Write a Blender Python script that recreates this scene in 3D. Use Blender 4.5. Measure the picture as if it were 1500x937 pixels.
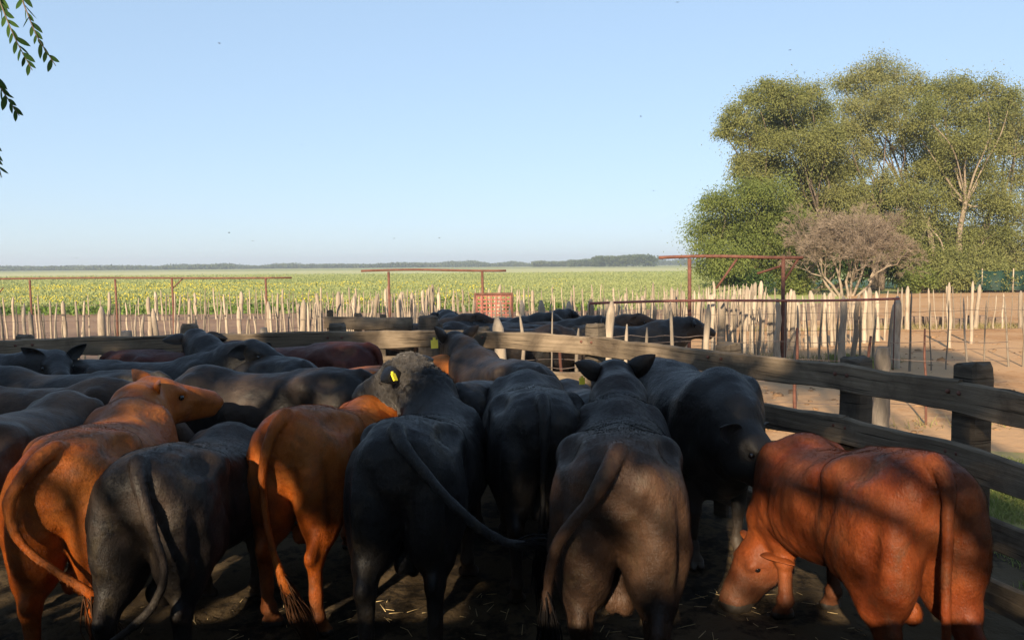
import bpy, bmesh, math, random
import numpy as np
for o in list(bpy.data.objects): bpy.data.objects.remove(o, do_unlink=True)
random.seed(7)
scene = bpy.context.scene; COL = scene.collection
R_ = math.radians
# ---------------------------------------------------------------- camera
CAM_H, F = 2.10, 1150.0            # eye height (m), focal length in photo pixels (photo 1500 x 937)
cam = bpy.data.cameras.new('camera'); camo = bpy.data.objects.new('camera', cam); COL.objects.link(camo)
cam.sensor_width = 36; cam.lens = 36*F/1500; cam.clip_end = 9000; cam.clip_start = .05
camo.location = (0, 0, CAM_H); camo.rotation_euler = (R_(86.0), R_(0.0), 0)
camo.rotation_euler.rotate_axis('Z', R_(-0.45))
scene.camera = camo
# ---------------------------------------------------------------- world, sun, exposure
SUN_EL, SUN_AZ = 23.0, 200.0       # azimuth clockwise from +Y (view direction): behind the camera, a little left
world = bpy.data.worlds.new('World'); scene.world = world; world.use_nodes = True
nt = world.node_tree; bg = nt.nodes['Background']; sky = nt.nodes.new('ShaderNodeTexSky'); sky.sky_type = 'NISHITA'
sky.sun_disc = False; sky.sun_elevation = R_(SUN_EL); sky.sun_rotation = R_(SUN_AZ)
sky.air_density = 1.0; sky.dust_density = .4; sky.ozone_density = 3.0; sky.altitude = 100
gm = nt.nodes.new('ShaderNodeGamma'); gm.inputs[1].default_value = .38; tn = nt.nodes.new('ShaderNodeMix'); tn.data_type = 'RGBA'; tn.blend_type = 'MULTIPLY'; tn.inputs[0].default_value = 1
tn.inputs[7].default_value = (1.10, 1.29, 1.51, 1)      # camera white balance of the pale hazy sky
nt.links.new(sky.outputs[0], gm.inputs[0]); nt.links.new(gm.outputs[0], tn.inputs[6]); nt.links.new(tn.outputs[2], bg.inputs[0]); bg.inputs[1].default_value = 0.15
sl = bpy.data.lights.new('sun', 'SUN'); sl.energy = 5.0; sl.angle = R_(.75); sl.color = (1, .82, .58)
so = bpy.data.objects.new('sun', sl); COL.objects.link(so)
so.rotation_euler = (R_(90-SUN_EL), 0, R_(180-SUN_AZ))
SD = np.array([math.sin(R_(SUN_AZ))*math.cos(R_(SUN_EL)), math.cos(R_(SUN_AZ))*math.cos(R_(SUN_EL)), math.sin(R_(SUN_EL))])  # towards the sun
scene.view_settings.view_transform = 'Standard'; scene.view_settings.look = 'None'
scene.view_settings.exposure = 1.18; scene.view_settings.gamma = 1
scene.view_settings.use_curve_mapping = False
scene.cycles.max_bounces = 6; scene.cycles.diffuse_bounces = 3; scene.cycles.use_denoising = True
def gx(px, Y): return (px-750)/F*Y              # sideways position of something Y metres ahead
def gz(py, Y): return CAM_H-(py-388)/F*Y        # height of something Y metres ahead
# ---------------------------------------------------------------- helpers
def tag(o, label=None, cat=None, group=None, kind=None):
    if label: o['label'] = label
    if cat: o['category'] = cat
    if group: o['group'] = group
    if kind: o['kind'] = kind
    return o
def link(name, me, parent=None, loc=None, rz=None):
    o = bpy.data.objects.new(name, me); COL.objects.link(o)
    if parent: o.parent = parent
    if loc is not None: o.location = loc
    if rz is not None: o.rotation_euler = (0, 0, rz)
    return o
def empty(name, loc, rz=0):
    o = bpy.data.objects.new(name, None); COL.objects.link(o); o.location = loc; o.rotation_euler = (0,0,rz); o.empty_display_size = .2
    return o
class NT:
    """small node-graph writer"""
    def __init__(s, name):
        s.m = bpy.data.materials.new(name); s.m.use_nodes = True; s.t = s.m.node_tree; s.n = s.t.nodes; s.b = s.n['Principled BSDF']
        s.co = s.n.new('ShaderNodeTexCoord').outputs['Object']
    def link(s, a, b): s.t.links.new(a, b)
    def noise(s, scale, detail=4, rough=.55, co=None, stretch=None, dist=0):
        n = s.n.new('ShaderNodeTexNoise'); n.inputs['Scale'].default_value = scale; n.inputs['Detail'].default_value = detail
        n.inputs['Roughness'].default_value = rough; n.inputs['Distortion'].default_value = dist
        c = co or s.co
        if stretch:
            mp = s.n.new('ShaderNodeMapping'); mp.inputs['Scale'].default_value = stretch; s.link(c, mp.inputs[0]); c = mp.outputs[0]
        s.link(c, n.inputs['Vector']); return n.outputs['Fac']
    def ramp(s, f, stops):
        r = s.n.new('ShaderNodeValToRGB'); e = r.color_ramp.elements
        while len(e) < len(stops): e.new(.5)
        for el, (p, c) in zip(e, stops):
            el.position = p; el.color = (*c, 1) if hasattr(c, '__len__') else (c, c, c, 1)
        s.link(f, r.inputs[0]); return r.outputs[0]
    def mix(s, f, a, b, mode='MIX'):
        m = s.n.new('ShaderNodeMix'); m.data_type = 'RGBA'; m.blend_type = mode
        for k, v in ((0, f), (6, a), (7, b)):
            if hasattr(v, 'is_linked'): s.link(v, m.inputs[k])
            elif k == 0: m.inputs[k].default_value = v
            else: m.inputs[k].default_value = (*v, 1)
        return m.outputs[2]
    def math(s, op, a, b=None):
        m = s.n.new('ShaderNodeMath'); m.operation = op
        for k, v in ((0, a), (1, b)):
            if v is None: continue
            if hasattr(v, 'is_linked'): s.link(v, m.inputs[k])
            else: m.inputs[k].default_value = v
        return m.outputs[0]
    def sep(s, co=None):
        x = s.n.new('ShaderNodeSeparateXYZ'); s.link(co or s.co, x.inputs[0]); return x.outputs
    def bump(s, h, dist=.01, strength=.5, nrm=None):
        b = s.n.new('ShaderNodeBump'); b.inputs['Distance'].default_value = dist; b.inputs['Strength'].default_value = strength
        s.link(h, b.inputs['Height'])
        if nrm is not None: s.link(nrm, b.inputs['Normal'])
        s.link(b.outputs[0], s.b.inputs['Normal']); return b.outputs[0]
    def done(s, col=None, rough=None, spec=None):
        if col is not None:
            if hasattr(col, 'is_linked'): s.link(col, s.b.inputs['Base Color'])
            else: s.b.inputs['Base Color'].default_value = (*col, 1)
        if rough is not None:
            if hasattr(rough, 'is_linked'): s.link(rough, s.b.inputs['Roughness'])
            else: s.b.inputs['Roughness'].default_value = rough
        if spec is not None: s.b.inputs['Specular IOR Level'].default_value = spec
        return s.m
def join(parts):
    """list of (v, f) -> v, f"""
    vs, fs, b = [], [], 0
    for v, f in parts: vs.append(v); fs.append(f+b); b += len(v)
    return np.concatenate(vs), np.concatenate(fs)
def boxm(c, s, R=None):
    v = np.array([(x, y, z) for x in (-.5,.5) for y in (-.5,.5) for z in (-.5,.5)])*np.array(s)
    if R is not None: v = v@R.T
    return v+np.array(c), np.array([(0,1,3,2),(4,6,7,5),(0,4,5,1),(2,3,7,6),(0,2,6,4),(1,5,7,3)])
# ---------------------------------------------------------------- animals (implicit body -> one continuous mesh)
def V(*a): return np.array(a, dtype=np.float64)

class SDF:
    """collects solid primitives, blends them and polygonises the result as one closed skin"""
    def __init__(s): s.p = []
    def cone(s, a, b, ra, rb, k=.05): s.p.append(('c', V(*a), V(*b), ra, rb, k))
    def ell(s, c, r, k=.05, R=None): s.p.append(('e', V(*c), V(*r), np.eye(3) if R is None else R, k))
    def loft(s, secs, k=.05): s.p.append(('l', np.array(secs, float), k))
    def carve(s, c, r, k=.04, R=None): s.p.append(('x', V(*c), V(*r), np.eye(3) if R is None else R, k))
    def chain(s, pts, rads, k=.04):
        for i in range(len(pts)-1): s.cone(pts[i], pts[i+1], rads[i], rads[i+1], k)
    def box(s, q):
        if q[0] == 'c':
            m = max(q[3], q[4]); return np.minimum(q[1], q[2])-m, np.maximum(q[1], q[2])+m
        if q[0] in 'ex':
            m = q[2].max(); return q[1]-m, q[1]+m
        S = q[1]
        return (V(S[:,0].min()-.05, -S[:,2].max(), (S[:,1]-S[:,4]).min()), V(S[:,0].max()+.05, S[:,2].max(), (S[:,1]+S[:,3]).max()))
    def dist(s, q, X, Y, Z):
        if q[0] == 'c':
            a, b, ra, rb = q[1:5]; ab = b-a; L = ab@ab+1e-9
            px, py, pz = X-a[0], Y-a[1], Z-a[2]
            t = np.clip((px*ab[0]+py*ab[1]+pz*ab[2])/L, 0, 1)
            return np.sqrt((px-t*ab[0])**2+(py-t*ab[1])**2+(pz-t*ab[2])**2)-(ra+(rb-ra)*t)
        if q[0] in 'ex':
            c, r, R = q[1:4]
            px, py, pz = X-c[0], Y-c[1], Z-c[2]
            u = [R[0,i]*px+R[1,i]*py+R[2,i]*pz for i in range(3)]
            k0 = np.sqrt(sum((u[i]/r[i])**2 for i in range(3))); k1 = np.sqrt(sum((u[i]/r[i]**2)**2 for i in range(3)))+1e-6
            return k0*(k0-1)/k1
        S = q[1]; x = X[:,0,0]
        f = lambda j: np.interp(x, S[:,0], S[:,j])[:,None,None]
        # smooth interpolation of the sections
        zc, hw, ht, hb, n = f(1), f(2), f(3), f(4), f(5)
        dz = Z-zc; hz = np.where(dz > 0, ht, hb)
        v = (np.abs(Y/hw)**n+np.abs(dz/hz)**n)**(1/n)
        d = (v-1)*np.minimum(hw, hz)
        ex = np.maximum(S[0,0]-X, X-S[-1,0])
        return np.maximum(d, ex)
    def mesh(s, h=.018):
        lo = np.min([s.box(q)[0] for q in s.p if q[0] != 'x'], axis=0)-.06
        hi = np.max([s.box(q)[1] for q in s.p if q[0] != 'x'], axis=0)+.06
        n = np.ceil((hi-lo)/h).astype(int)+1
        ax = [lo[i]+h*np.arange(n[i]) for i in range(3)]
        F = np.full(n, .5, dtype=np.float32)
        for q in s.p:
            k = q[-1]; a, b = s.box(q); m = k+.05
            i0 = np.clip(((a-m-lo)/h).astype(int), 0, n-1); i1 = np.clip(((b+m-lo)/h).astype(int)+2, 1, n)
            sl = tuple(slice(i0[i], i1[i]) for i in range(3))
            X = ax[0][sl[0]][:,None,None]; Y = ax[1][sl[1]][None,:,None]; Z = ax[2][sl[2]][None,None,:]
            d = s.dist(q, X, Y, Z).astype(np.float32); A = F[sl]
            if q[0] == 'x':
                d = -d; w = np.maximum(k-np.abs(A-d), 0)/k; F[sl] = np.maximum(A, d)+w*w*k*.25
            else:
                w = np.maximum(k-np.abs(A-d), 0)/k; F[sl] = np.minimum(A, d)-w*w*k*.25
        return surface_nets(F, lo, h)

def surface_nets(F, lo, h):
    ins = F < 0; n = np.array(F.shape)
    c = np.zeros(n-1, dtype=np.int8)
    for i in (0,1):
        for j in (0,1):
            for k in (0,1): c += ins[i:n[0]-1+i, j:n[1]-1+j, k:n[2]-1+k]
    act = (c > 0) & (c < 8); idx = np.full(n-1, -1, dtype=np.int64)
    cells = np.argwhere(act); idx[act] = np.arange(len(cells))
    acc = np.zeros((len(cells), 3)); cnt = np.zeros(len(cells))
    cor = [(i,j,k) for i in (0,1) for j in (0,1) for k in (0,1)]
    for a in cor:
        for b in cor:
            if sum(b)-sum(a) == 1 and all(b[t] >= a[t] for t in range(3)):
                fa = F[cells[:,0]+a[0], cells[:,1]+a[1], cells[:,2]+a[2]]; fb = F[cells[:,0]+b[0], cells[:,1]+b[1], cells[:,2]+b[2]]
                m = (fa < 0) != (fb < 0); t = np.where(m, fa/(fa-fb+1e-12), 0)
                p = np.array(a)[None]+t[:,None]*(np.array(b)-np.array(a))[None]
                acc += p*m[:,None]; cnt += m
    v = lo+h*(cells+acc/cnt[:,None])
    quads = []
    for d in range(3):
        e, f = (d+1) % 3, (d+2) % 3
        sa = [slice(1, -1)]*3; sa[d] = slice(0, n[d]-1); A = ins[tuple(sa)]
        sb = list(sa); sb[d] = slice(1, n[d]); B = ins[tuple(sb)]
        for flag in (0, 1):
            m = (A & ~B) if flag == 0 else (~A & B)
            g = np.argwhere(m)
            off = np.array([1,1,1]); off[d] = 0; g = g+off
            def at(de, df):
                q = g.copy(); q[:,e] -= de; q[:,f] -= df; return idx[q[:,0], q[:,1], q[:,2]]
            Q = np.stack([at(1,1), at(0,1), at(0,0), at(1,0)], 1)
            quads.append(Q if flag == 0 else Q[:, ::-1])
    return v, np.concatenate(quads)

def relax(v, f, it=2, lam=.5):
    for _ in range(it):
        s = np.zeros_like(v); c = np.zeros(len(v))
        for i in range(4):
            a, b = f[:, i], f[:, (i+1) % 4]
            np.add.at(s, a, v[b]); np.add.at(c, a, 1); np.add.at(s, b, v[a]); np.add.at(c, b, 1)
        v = v+lam*(s/c[:,None]-v)
    return v

def vnoise(p, sc, seed=0):
    """cheap smooth value noise on points"""
    q = p*sc+seed*17.3; i = np.floor(q).astype(np.int64); t = q-i; t = t*t*(3-2*t); r = 0
    for dx in (0,1):
        for dy in (0,1):
            for dz in (0,1):
                hsh = (i[:,0]+dx)*73856093 ^ (i[:,1]+dy)*19349663 ^ (i[:,2]+dz)*83492791
                hsh = (hsh ^ (hsh >> 13))*1274126177 & 0xffffffff
                w = (t[:,0] if dx else 1-t[:,0])*(t[:,1] if dy else 1-t[:,1])*(t[:,2] if dz else 1-t[:,2])
                r = r+w*(hsh/4294967296.)
    return r*2-1

def vnormals(v, f):
    nn = np.cross(v[f[:,2]]-v[f[:,0]], v[f[:,3]]-v[f[:,1]]); o = np.zeros_like(v)
    for i in range(4): np.add.at(o, f[:,i], nn)
    return o/(np.linalg.norm(o, axis=1)[:,None]+1e-12)

def np_mesh(name, v, faces, mats, mi=None, smooth=True):
    """faces: array (n,k) or list of arrays"""
    if not isinstance(faces, list): faces = [faces]
    me = bpy.data.meshes.new(name)
    nl = sum(f.size for f in faces); nf = sum(len(f) for f in faces)
    me.vertices.add(len(v)); me.vertices.foreach_set('co', np.ascontiguousarray(v, dtype=np.float32).ravel())
    me.loops.add(nl); me.loops.foreach_set('vertex_index', np.concatenate([f.ravel() for f in faces]).astype(np.int32))
    me.polygons.add(nf)
    tot = np.concatenate([np.full(len(f), f.shape[1]) for f in faces]).astype(np.int32)
    st = np.concatenate([[0], np.cumsum(tot)[:-1]]).astype(np.int32)
    me.polygons.foreach_set('loop_start', st); me.polygons.foreach_set('loop_total', tot)
    for m in (mats if isinstance(mats, (list, tuple)) else [mats]): me.materials.append(m)
    if mi is not None: me.polygons.foreach_set('material_index', np.asarray(mi, dtype=np.int32))
    me.polygons.foreach_set('use_smooth', np.full(nf, smooth)); me.update(calc_edges=True)
    return me

def tube(pts, rads, n=8, cap=True):
    """vertices and quads of a tapering tube along points"""
    pts = np.array(pts, float); P = len(pts); T = np.gradient(pts, axis=0); T /= np.linalg.norm(T, axis=1)[:,None]+1e-9
    up = V(0,0,1) if abs(T[0][2]) < .9 else V(1,0,0); u = np.cross(T[0], up); u /= np.linalg.norm(u); vs = []
    for i in range(P):
        u = u-(u@T[i])*T[i]; u /= np.linalg.norm(u)+1e-9; w = np.cross(T[i], u)
        a = np.arange(n)*2*math.pi/n
        vs.append(pts[i]+rads[i]*(np.cos(a)[:,None]*u+np.sin(a)[:,None]*w))
    v = np.concatenate(vs); i = np.arange(n); j = (i+1) % n
    f = np.concatenate([np.stack([k*n+i, k*n+j, (k+1)*n+j, (k+1)*n+i], 1) for k in range(P-1)])
    if cap:
        v = np.concatenate([v, pts[:1], pts[-1:]]); c0, c1 = len(v)-2, len(v)-1
        f = np.concatenate([f, np.stack([j, i, np.full(n,c0), np.full(n,c0)], 1)[:, [0,1,2,2]], np.stack([(P-1)*n+i, (P-1)*n+j, np.full(n,c1), np.full(n,c1)],1)[:, [0,1,2,2]]])
    return v, f

def fix_tris(f):
    """split quads with a doubled last corner into triangles"""
    m = f[:,2] == f[:,3]
    return [x for x in (f[~m], f[m][:, :3]) if len(x)]

def bez(pts, n=12):
    """smooth curve through control points (Catmull-Rom)"""
    P = np.array(pts, float); P = np.concatenate([[2*P[0]-P[1]], P, [2*P[-1]-P[-2]]]); o = []
    for i in range(1, len(P)-2):
        for t in np.linspace(0, 1, n, endpoint=False):
            a, b, c, d = P[i-1:i+3]
            o.append(.5*(2*b+(c-a)*t+(2*a-5*b+4*c-d)*t*t+(3*b-a-3*c+d)*t**3))
    o.append(P[-2]); return np.array(o)

def rotm(yaw, pitch, roll=0):
    cy, sy = math.cos(yaw), math.sin(yaw); cp, sp = math.cos(pitch), math.sin(pitch); cr, sr = math.cos(roll), math.sin(roll)
    Rz = np.array([[cy,-sy,0],[sy,cy,0],[0,0,1]]); Ry = np.array([[cp,0,sp],[0,1,0],[-sp,0,cp]]); Rx = np.array([[1,0,0],[0,cr,-sr],[0,sr,cr]])
    return Rz@Ry@Rx

def build_bull(name, mats, poll=(1.95,0,1.38), yaw=0, pitch=25, roll=0, tail=None, legs=None, h=.018, fat=1., curly=0, seed=1,
               ears=None, scrotum=True, tuft=True, slope=0., hair_n=0):
    """x forward from the rump, y left, z up; poll = where the head joins; yaw/pitch (degrees) turn the head, pitch > 0 nose down"""
    coat, hoof, nose, eye, hair = mats
    s = SDF(); w = fat
    s.loft([(-.05,1.08,.09*w,.07,.09,2.2),(-.01,1.08,.165*w,.145,.18,2.5),(.06,1.06,.215*w,.215,.25,2.6),(.16,1.03,.255*w,.270,.30,2.8),(.30,1.0,.278*w,.310,.33,2.8),(.42,.98,.285*w,.325,.35,2.7),
            (.60,.96,.285*w,.33,.36,2.4),(.80,.93,.315*w,.345,.385,2.25),(1.0,.92,.325*w,.355,.40,2.2),(1.2,.93,.31*w,.36,.40,2.2),(1.36,.96,.275*w,.365,.38,2.2),
            (1.50,.98,.23*w,.32,.34,2.1),(1.60,.98,.18*w,.24,.28,2.0),(1.68,.98,.1*w,.12,.18,2.0)], .06)
    L = dict(hl=0, hr=0, fl=0, fr=0)
    if legs: L.update(legs)
    for sg, hk, fk in ((1,'hl','fl'), (-1,'hr','fr')):
        o = L[hk]; g = L[fk]
        s.ell((.43,sg*.215*w,1.17), (.11,.05,.07), .10)                                  # hook bone
        s.ell((.01,sg*.115*w,1.13), (.055,.05,.08), .06)                                  # pin bone
        s.ell((.20,sg*.155*w,.94), (.25,.148,.28), .05, rotm(0,-.12))                    # round
        s.ell((.10,sg*.152*w,.82), (.15,.128,.24), .045)                                 # buttock
        s.ell((.13,sg*.125*w,.74), (.13,.105,.20), .05); s.ell((.36,sg*.205*w,.84), (.17,.09,.20), .06)                                    # stifle
        s.cone((.20,sg*.17*w,.78), (.10+o*.6,sg*.165,.60), .142, .088, .06)               # gaskin
        s.cone((.10+o*.6,sg*.165,.60), (.02+o,sg*.16,.475), .078, .052, .03)
        s.cone((.05+o*.6,sg*.165,.64), (-.035+o,sg*.16,.515), .030, .026, .03)            # hamstring
        s.ell((-.03+o,sg*.16,.505), (.035,.03,.045), .02)                                 # point of hock
        s.cone((.02+o,sg*.16,.47), (.03+o,sg*.158,.19), .045, .036, .025)                 # cannon
        s.ell((.035+o,sg*.158,.155), (.05,.047,.045), .02)
        s.cone((.04+o,sg*.158,.15), (.085+o,sg*.158,.075), .038, .042, .02)
        for q in (-1,1): s.cone((.09+o,sg*.158+q*.028,.05), (.13+o,sg*.158+q*.03,.022), .038, .024, .008)
        s.ell((1.33,sg*.185*w,1.03), (.14,.10,.28), .08, rotm(0,.35))                     # shoulder blade
        s.ell((1.38,sg*.20*w,.80), (.15,.095,.16), .07)                                   # upper arm
        s.cone((1.27,sg*.19*w,.74), (1.29+g*.5,sg*.175,.56), .10, .062, .05)
        s.cone((1.29+g*.5,sg*.175,.56), (1.31+g,sg*.165,.40), .062, .052, .03)
        s.ell((1.32+g,sg*.165,.39), (.05,.052,.06), .02)                                  # knee
        s.cone((1.31+g,sg*.165,.36), (1.29+g,sg*.165,.17), .040, .036, .02)
        s.ell((1.29+g,sg*.165,.145), (.048,.047,.042), .02)
        s.cone((1.295+g,sg*.165,.14), (1.33+g,sg*.165,.075), .038, .042, .02)
        for q in (-1,1): s.cone((1.335+g,sg*.165+q*.028,.05), (1.375+g,sg*.165+q*.03,.022), .038, .024, .008)
    s.cone((.08,0,1.25), (.55,0,1.255), .04, .045, .06)                                    # spine
    s.ell((1.34,0,1.25), (.18,.09,.09), .10)                                              # withers
    s.ell((1.30,0,.60), (.26,.15,.14), .10)                                               # brisket
    for q in (-1, 1):
        s.carve((.22,q*.235*w,1.235), (.13,.05,.05), .07); s.carve((.60,q*.335*w,1.08), (.10,.06,.13), .09)
        s.carve((1.13,q*.36*w,.88), (.035,.05,.26), .07, rotm(0,.25)); s.carve((1.52,q*.295*w,1.0), (.03,.04,.18), .06, rotm(0,.5))
        s.carve((.40,q*.33*w,.98), (.035,.045,.20), .07, rotm(0,-.35)); s.carve((.03,q*.275*w,.86), (.03,.04,.22), .06, rotm(0,-.1))
    # neck and head
    yw, pt, rl = math.radians(yaw), math.radians(pitch), math.radians(roll)
    R = rotm(yw, pt, rl); O = V(*poll)
    H = lambda x, y, z: tuple(O+R@V(x,y,z))
    mid = (V(1.44,0,1.12)+V(*H(-.05,0,-.07)))/2+V(.02,0,.03)
    s.cone((1.36,0,1.10), mid, .20, .165, .09); s.cone(mid, H(-.02,0,-.075), .165, .125, .07)
    m2 = (V(1.46,0,.98)+V(*H(.02,0,-.17)))/2
    s.cone((1.42,0,.95), m2, .235, .175, .09); s.cone(m2, H(.03,0,-.15), .175, .115, .07)
    s.cone((1.50,0,.74), (m2+V(.0,0,-.14)), .15, .09, .10); s.cone((m2+V(.0,0,-.14)), H(.10,0,-.21), .09, .06, .08)
    s.ell(H(.07,0,-.055), (.13,.128,.11), .04, R)
    s.cone(H(.08,0,-.06), H(.40,0,-.075), .108, .080, .04)
    s.cone(H(.13,0,-.19), H(.38,0,-.15), .08, .055, .05)
    for q in (-1,1):
        s.ell(H(.13,q*.068,-.14), (.13,.06,.11), .04, R)
        s.ell(H(.15,q*.095,-.02), (.05,.035,.03), .03, R)
        s.ell(H(.465,q*.038,-.07), (.032,.03,.032), .02, R)
        s.carve(H(.498,q*.038,-.062), (.018,.013,.012), .01, R)
    s.ell(H(.425,0,-.09), (.07,.088,.072), .03, R)
    s.ell(H(.415,0,-.155), (.055,.06,.035), .02, R)
    s.ell(H(-.01,0,.0), (.06,.085,.05), .05, R)
    if scrotum:
        s.cone((.30,0,.68), (.24,0,.58), .05, .045, .03); s.ell((.215,.030,.54), (.048,.040,.065), .015); s.ell((.215,-.030,.53), (.048,.040,.065), .015)
    # tail
    tp = tail or [(.03,0,1.27),(-.07,0,1.20),(-.10,0,1.0),(-.09,.01,.75),(-.08,.02,.52),(-.07,.02,.35)]
    tc = bez(tp, 8); cl = np.concatenate([[0], np.cumsum(np.linalg.norm(np.diff(tc, axis=0), axis=1))])
    rr = .014+.020*np.exp(-cl/.25); rr[0] = .04
    s.chain([tuple(p) for p in tc], rr, .022)
    v, f = s.mesh(h); v = relax(v, f, 2, .4)
    bk = v[(v[:,0] > .3) & (v[:,0] < .6) & (np.abs(v[:,1]) < .06), 2].max(); zs = 1.30/bk
    n = vnormals(v, f)
    # loose skin: slow swells, folds on the neck, hair tufts
    d = .0055*vnoise(v, 6, seed)+.0032*vnoise(v, 15, seed+3)+.0010*vnoise(v, 45, seed+4)
    rb = np.clip((v[:,0]-.62)/.12, 0, 1)*np.clip((1.18-v[:,0])/.1, 0, 1)*np.clip((v[:,2]-.62)/.15, 0, 1)*np.clip((1.16-v[:,2])/.12, 0, 1); d += .0014*rb*np.sin((v[:,0]-.12*v[:,2])*62)
    nk = np.clip((v[:,0]-1.40)/.15, 0, 1)*np.clip((1.75-v[:,0])/.2, 0, 1)
    d += .0018*nk*np.sin(v[:,0]*70+v[:,2]*12+2*vnoise(v, 5, seed+8))
    fl = np.exp(-((v[:,0]-.62)/.16)**2)*np.clip((1.1-v[:,2])/.25,0,1)*(v[:,2] > .55); d -= .012*fl
    if curly:
        hh = np.exp(-(np.linalg.norm(v-V(*H(-.02,0,-.05)), axis=1)/.30)**4)
        d += curly*hh*(.016*vnoise(v, 30, seed+5)+.016*vnoise(v, 62, seed+6)+.012)
    v = v+n*d[:,None]
    mi = np.zeros(len(f)); fc = v[f].mean(1)
    mi[fc[:,2] < .062] = 1
    if curly: mi[np.linalg.norm(fc-V(*H(.06,0,-.03)), axis=1)*(1+.30*vnoise(fc, 14, seed)+.25*vnoise(fc, 40, seed)) < .31] = 3
    mz = V(*H(.50,0,-.085)); mi[np.linalg.norm(fc-mz, axis=1) < .058] = 2
    faces = [f]; vs = [v]; mis = [mi]; base = len(v)
    # ears: cupped leaves joined to the skin
    for q, e in zip((1,-1), ears or (None, None)):
        e = e or (75, -8, 20)            # degrees: swing out from forward, lift, cup turn
        root = V(.015, q*.10, -.035); a, l, tw = [math.radians(t) for t in e]
        D = V(-math.cos(a)*0.9, q*math.sin(a), math.sin(l)); D /= np.linalg.norm(D)
        U = V(0,0,1); U = U-(U@D)*D; U /= np.linalg.norm(U); W = np.cross(D, U)
        U2 = U*math.cos(tw)+W*math.sin(tw); W2 = -U*math.sin(tw)+W*math.cos(tw)
        S, C = 12, 7; pv = []
        for side in (0, 1):
            for i in range(S):
                t = i/(S-1); hw = .070*math.sin(math.pi*min(1, .16+.84*t)**.85)**.8*(1-.15*t)+.004
                if i == 0: hw = .032
                if i == S-1: hw = .004
                for j in range(C):
                    u = j/(C-1)*2-1
                    th = .007*(1-u*u)*(1-.5*t)+.0025
                    c = .034*(u*u-1)*math.sin(math.pi*min(1,.15+t*.85))
                    p = root+D*(t*.225)+U2*(u*hw)+W2*(c*q+(th if side else -th))
                    pv.append(O+R@p)
        pv = np.array(pv); ff = []
        for side in (0, 1):
            for i in range(S-1):
                for j in range(C-1):
                    A = side*S*C+i*C+j; g = [A, A+1, A+C+1, A+C]; ff.append(g if side else g[::-1])
        for i in range(S-1):
            for j in (0, C-1):
                A = i*C+j; B = A+S*C; g = [A, A+C, B+C, B]; ff.append(g)
        ff = np.array(ff); vs.append(pv); faces.append(ff+base); mis.append(np.zeros(len(ff))); base += len(pv)
    def fit(p):
        p = np.array(p, float); w_ = p[...,2].clip(0,1); p[...,2] = p[...,2]*(zs*w_+1-w_); p[...,2] += slope*np.clip(p[...,0], 0, 1.5)*np.clip((p[...,2]-.3)/.6, 0, 1); return p
    me = np_mesh(name, fit(np.concatenate(vs)), [np.concatenate(faces)], [coat, hoof, nose, M['coat_curl']] if curly else [coat, hoof, nose], np.concatenate(mis))
    parts = []
    for q in (-1,1):
        c = V(*H(.165,q*.117,-.056)); sv, sf = uvball(10, 8); parts.append(('eye', np_mesh('eye', fit(sv*.020+c), fix_tris(sf), eye)))
    if hair_n:
        rg = np.random.default_rng(seed); vv, ff = fit(v), f; nn = vnormals(vv, ff)
        A = np.linalg.norm(np.cross(vv[ff[:,2]]-vv[ff[:,0]], vv[ff[:,3]]-vv[ff[:,1]]), axis=1); cz = vv[ff].mean(1)[:,2]; A = A*(cz > .12)*(fc[:,0] < 1.5 if not curly else 1)
        k = rg.choice(len(ff), hair_n, p=A/A.sum()); uu = rg.uniform(size=(hair_n,2)); q = ff[k]
        P = (vv[q[:,0]]*((1-uu[:,0])*(1-uu[:,1]))[:,None]+vv[q[:,1]]*(uu[:,0]*(1-uu[:,1]))[:,None]+vv[q[:,2]]*(uu[:,0]*uu[:,1])[:,None]+vv[q[:,3]]*((1-uu[:,0])*uu[:,1])[:,None])
        N = nn[q[:,0]]; D = np.array([-.8,0,-.75])+.5*np.stack([vnoise(P,3,1),vnoise(P,3,2),vnoise(P,3,3)],1)+rg.normal(size=P.shape)*.22
        D = D-(D*N).sum(1)[:,None]*N; D /= np.linalg.norm(D,axis=1)[:,None]+1e-9; W = np.cross(D,N)*.0011; L = rg.uniform(.008,.018,hair_n)[:,None]
        if curly: L = L*(1+1.6*np.exp(-(np.linalg.norm(P-fit(V(*H(-.02,0,-.05))),axis=1)/.3)**4))[:,None]
        P = P-N*.001; T = P+D*L+N*L*rg.uniform(.16,.5,hair_n)[:,None]
        hv = np.stack([P-W, P+W, T], 1).reshape(-1,3); hf = np.arange(len(hv)).reshape(-1,3); hm = np.where(mi[k] == 3, 1, 0)
        hh2 = np_mesh('coat_hair', hv, hf, [coat, M['coat_curl']], hm, smooth=False); parts.append(('coat_hair', hh2))
    if tuft:
        rng = random.Random(seed); end = tc[-1]; D = tc[-1]-tc[-4]; D /= np.linalg.norm(D); VV = []; FF = []; b = 0
        back = tc[-10:]
        for i in range(170):
            st = back[rng.randrange(len(back))]+V(*[rng.gauss(0,.008) for _ in range(3)])
            ln = rng.uniform(.14,.34); o = V(*[rng.gauss(0,.028) for _ in range(3)]); g = V(0,0,-.05)
            pts = [st, st+D*ln*.35+o*.5, st+D*ln*.7+o*.9+g*.5, st+D*ln+o*.7+g]
            tv, tf = tube(bez(pts, 3), np.interp(np.linspace(0,1,10), [0,.3,1], [.004,.0045,.001]), 3); VV.append(tv); FF.append(tf+b); b += len(tv)
        parts.append(('tail_tuft', np_mesh('tail_tuft', fit(np.concatenate(VV)), fix_tris(np.concatenate(FF)), hair)))
    return me, parts, H, (O, R, fit)

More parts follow.
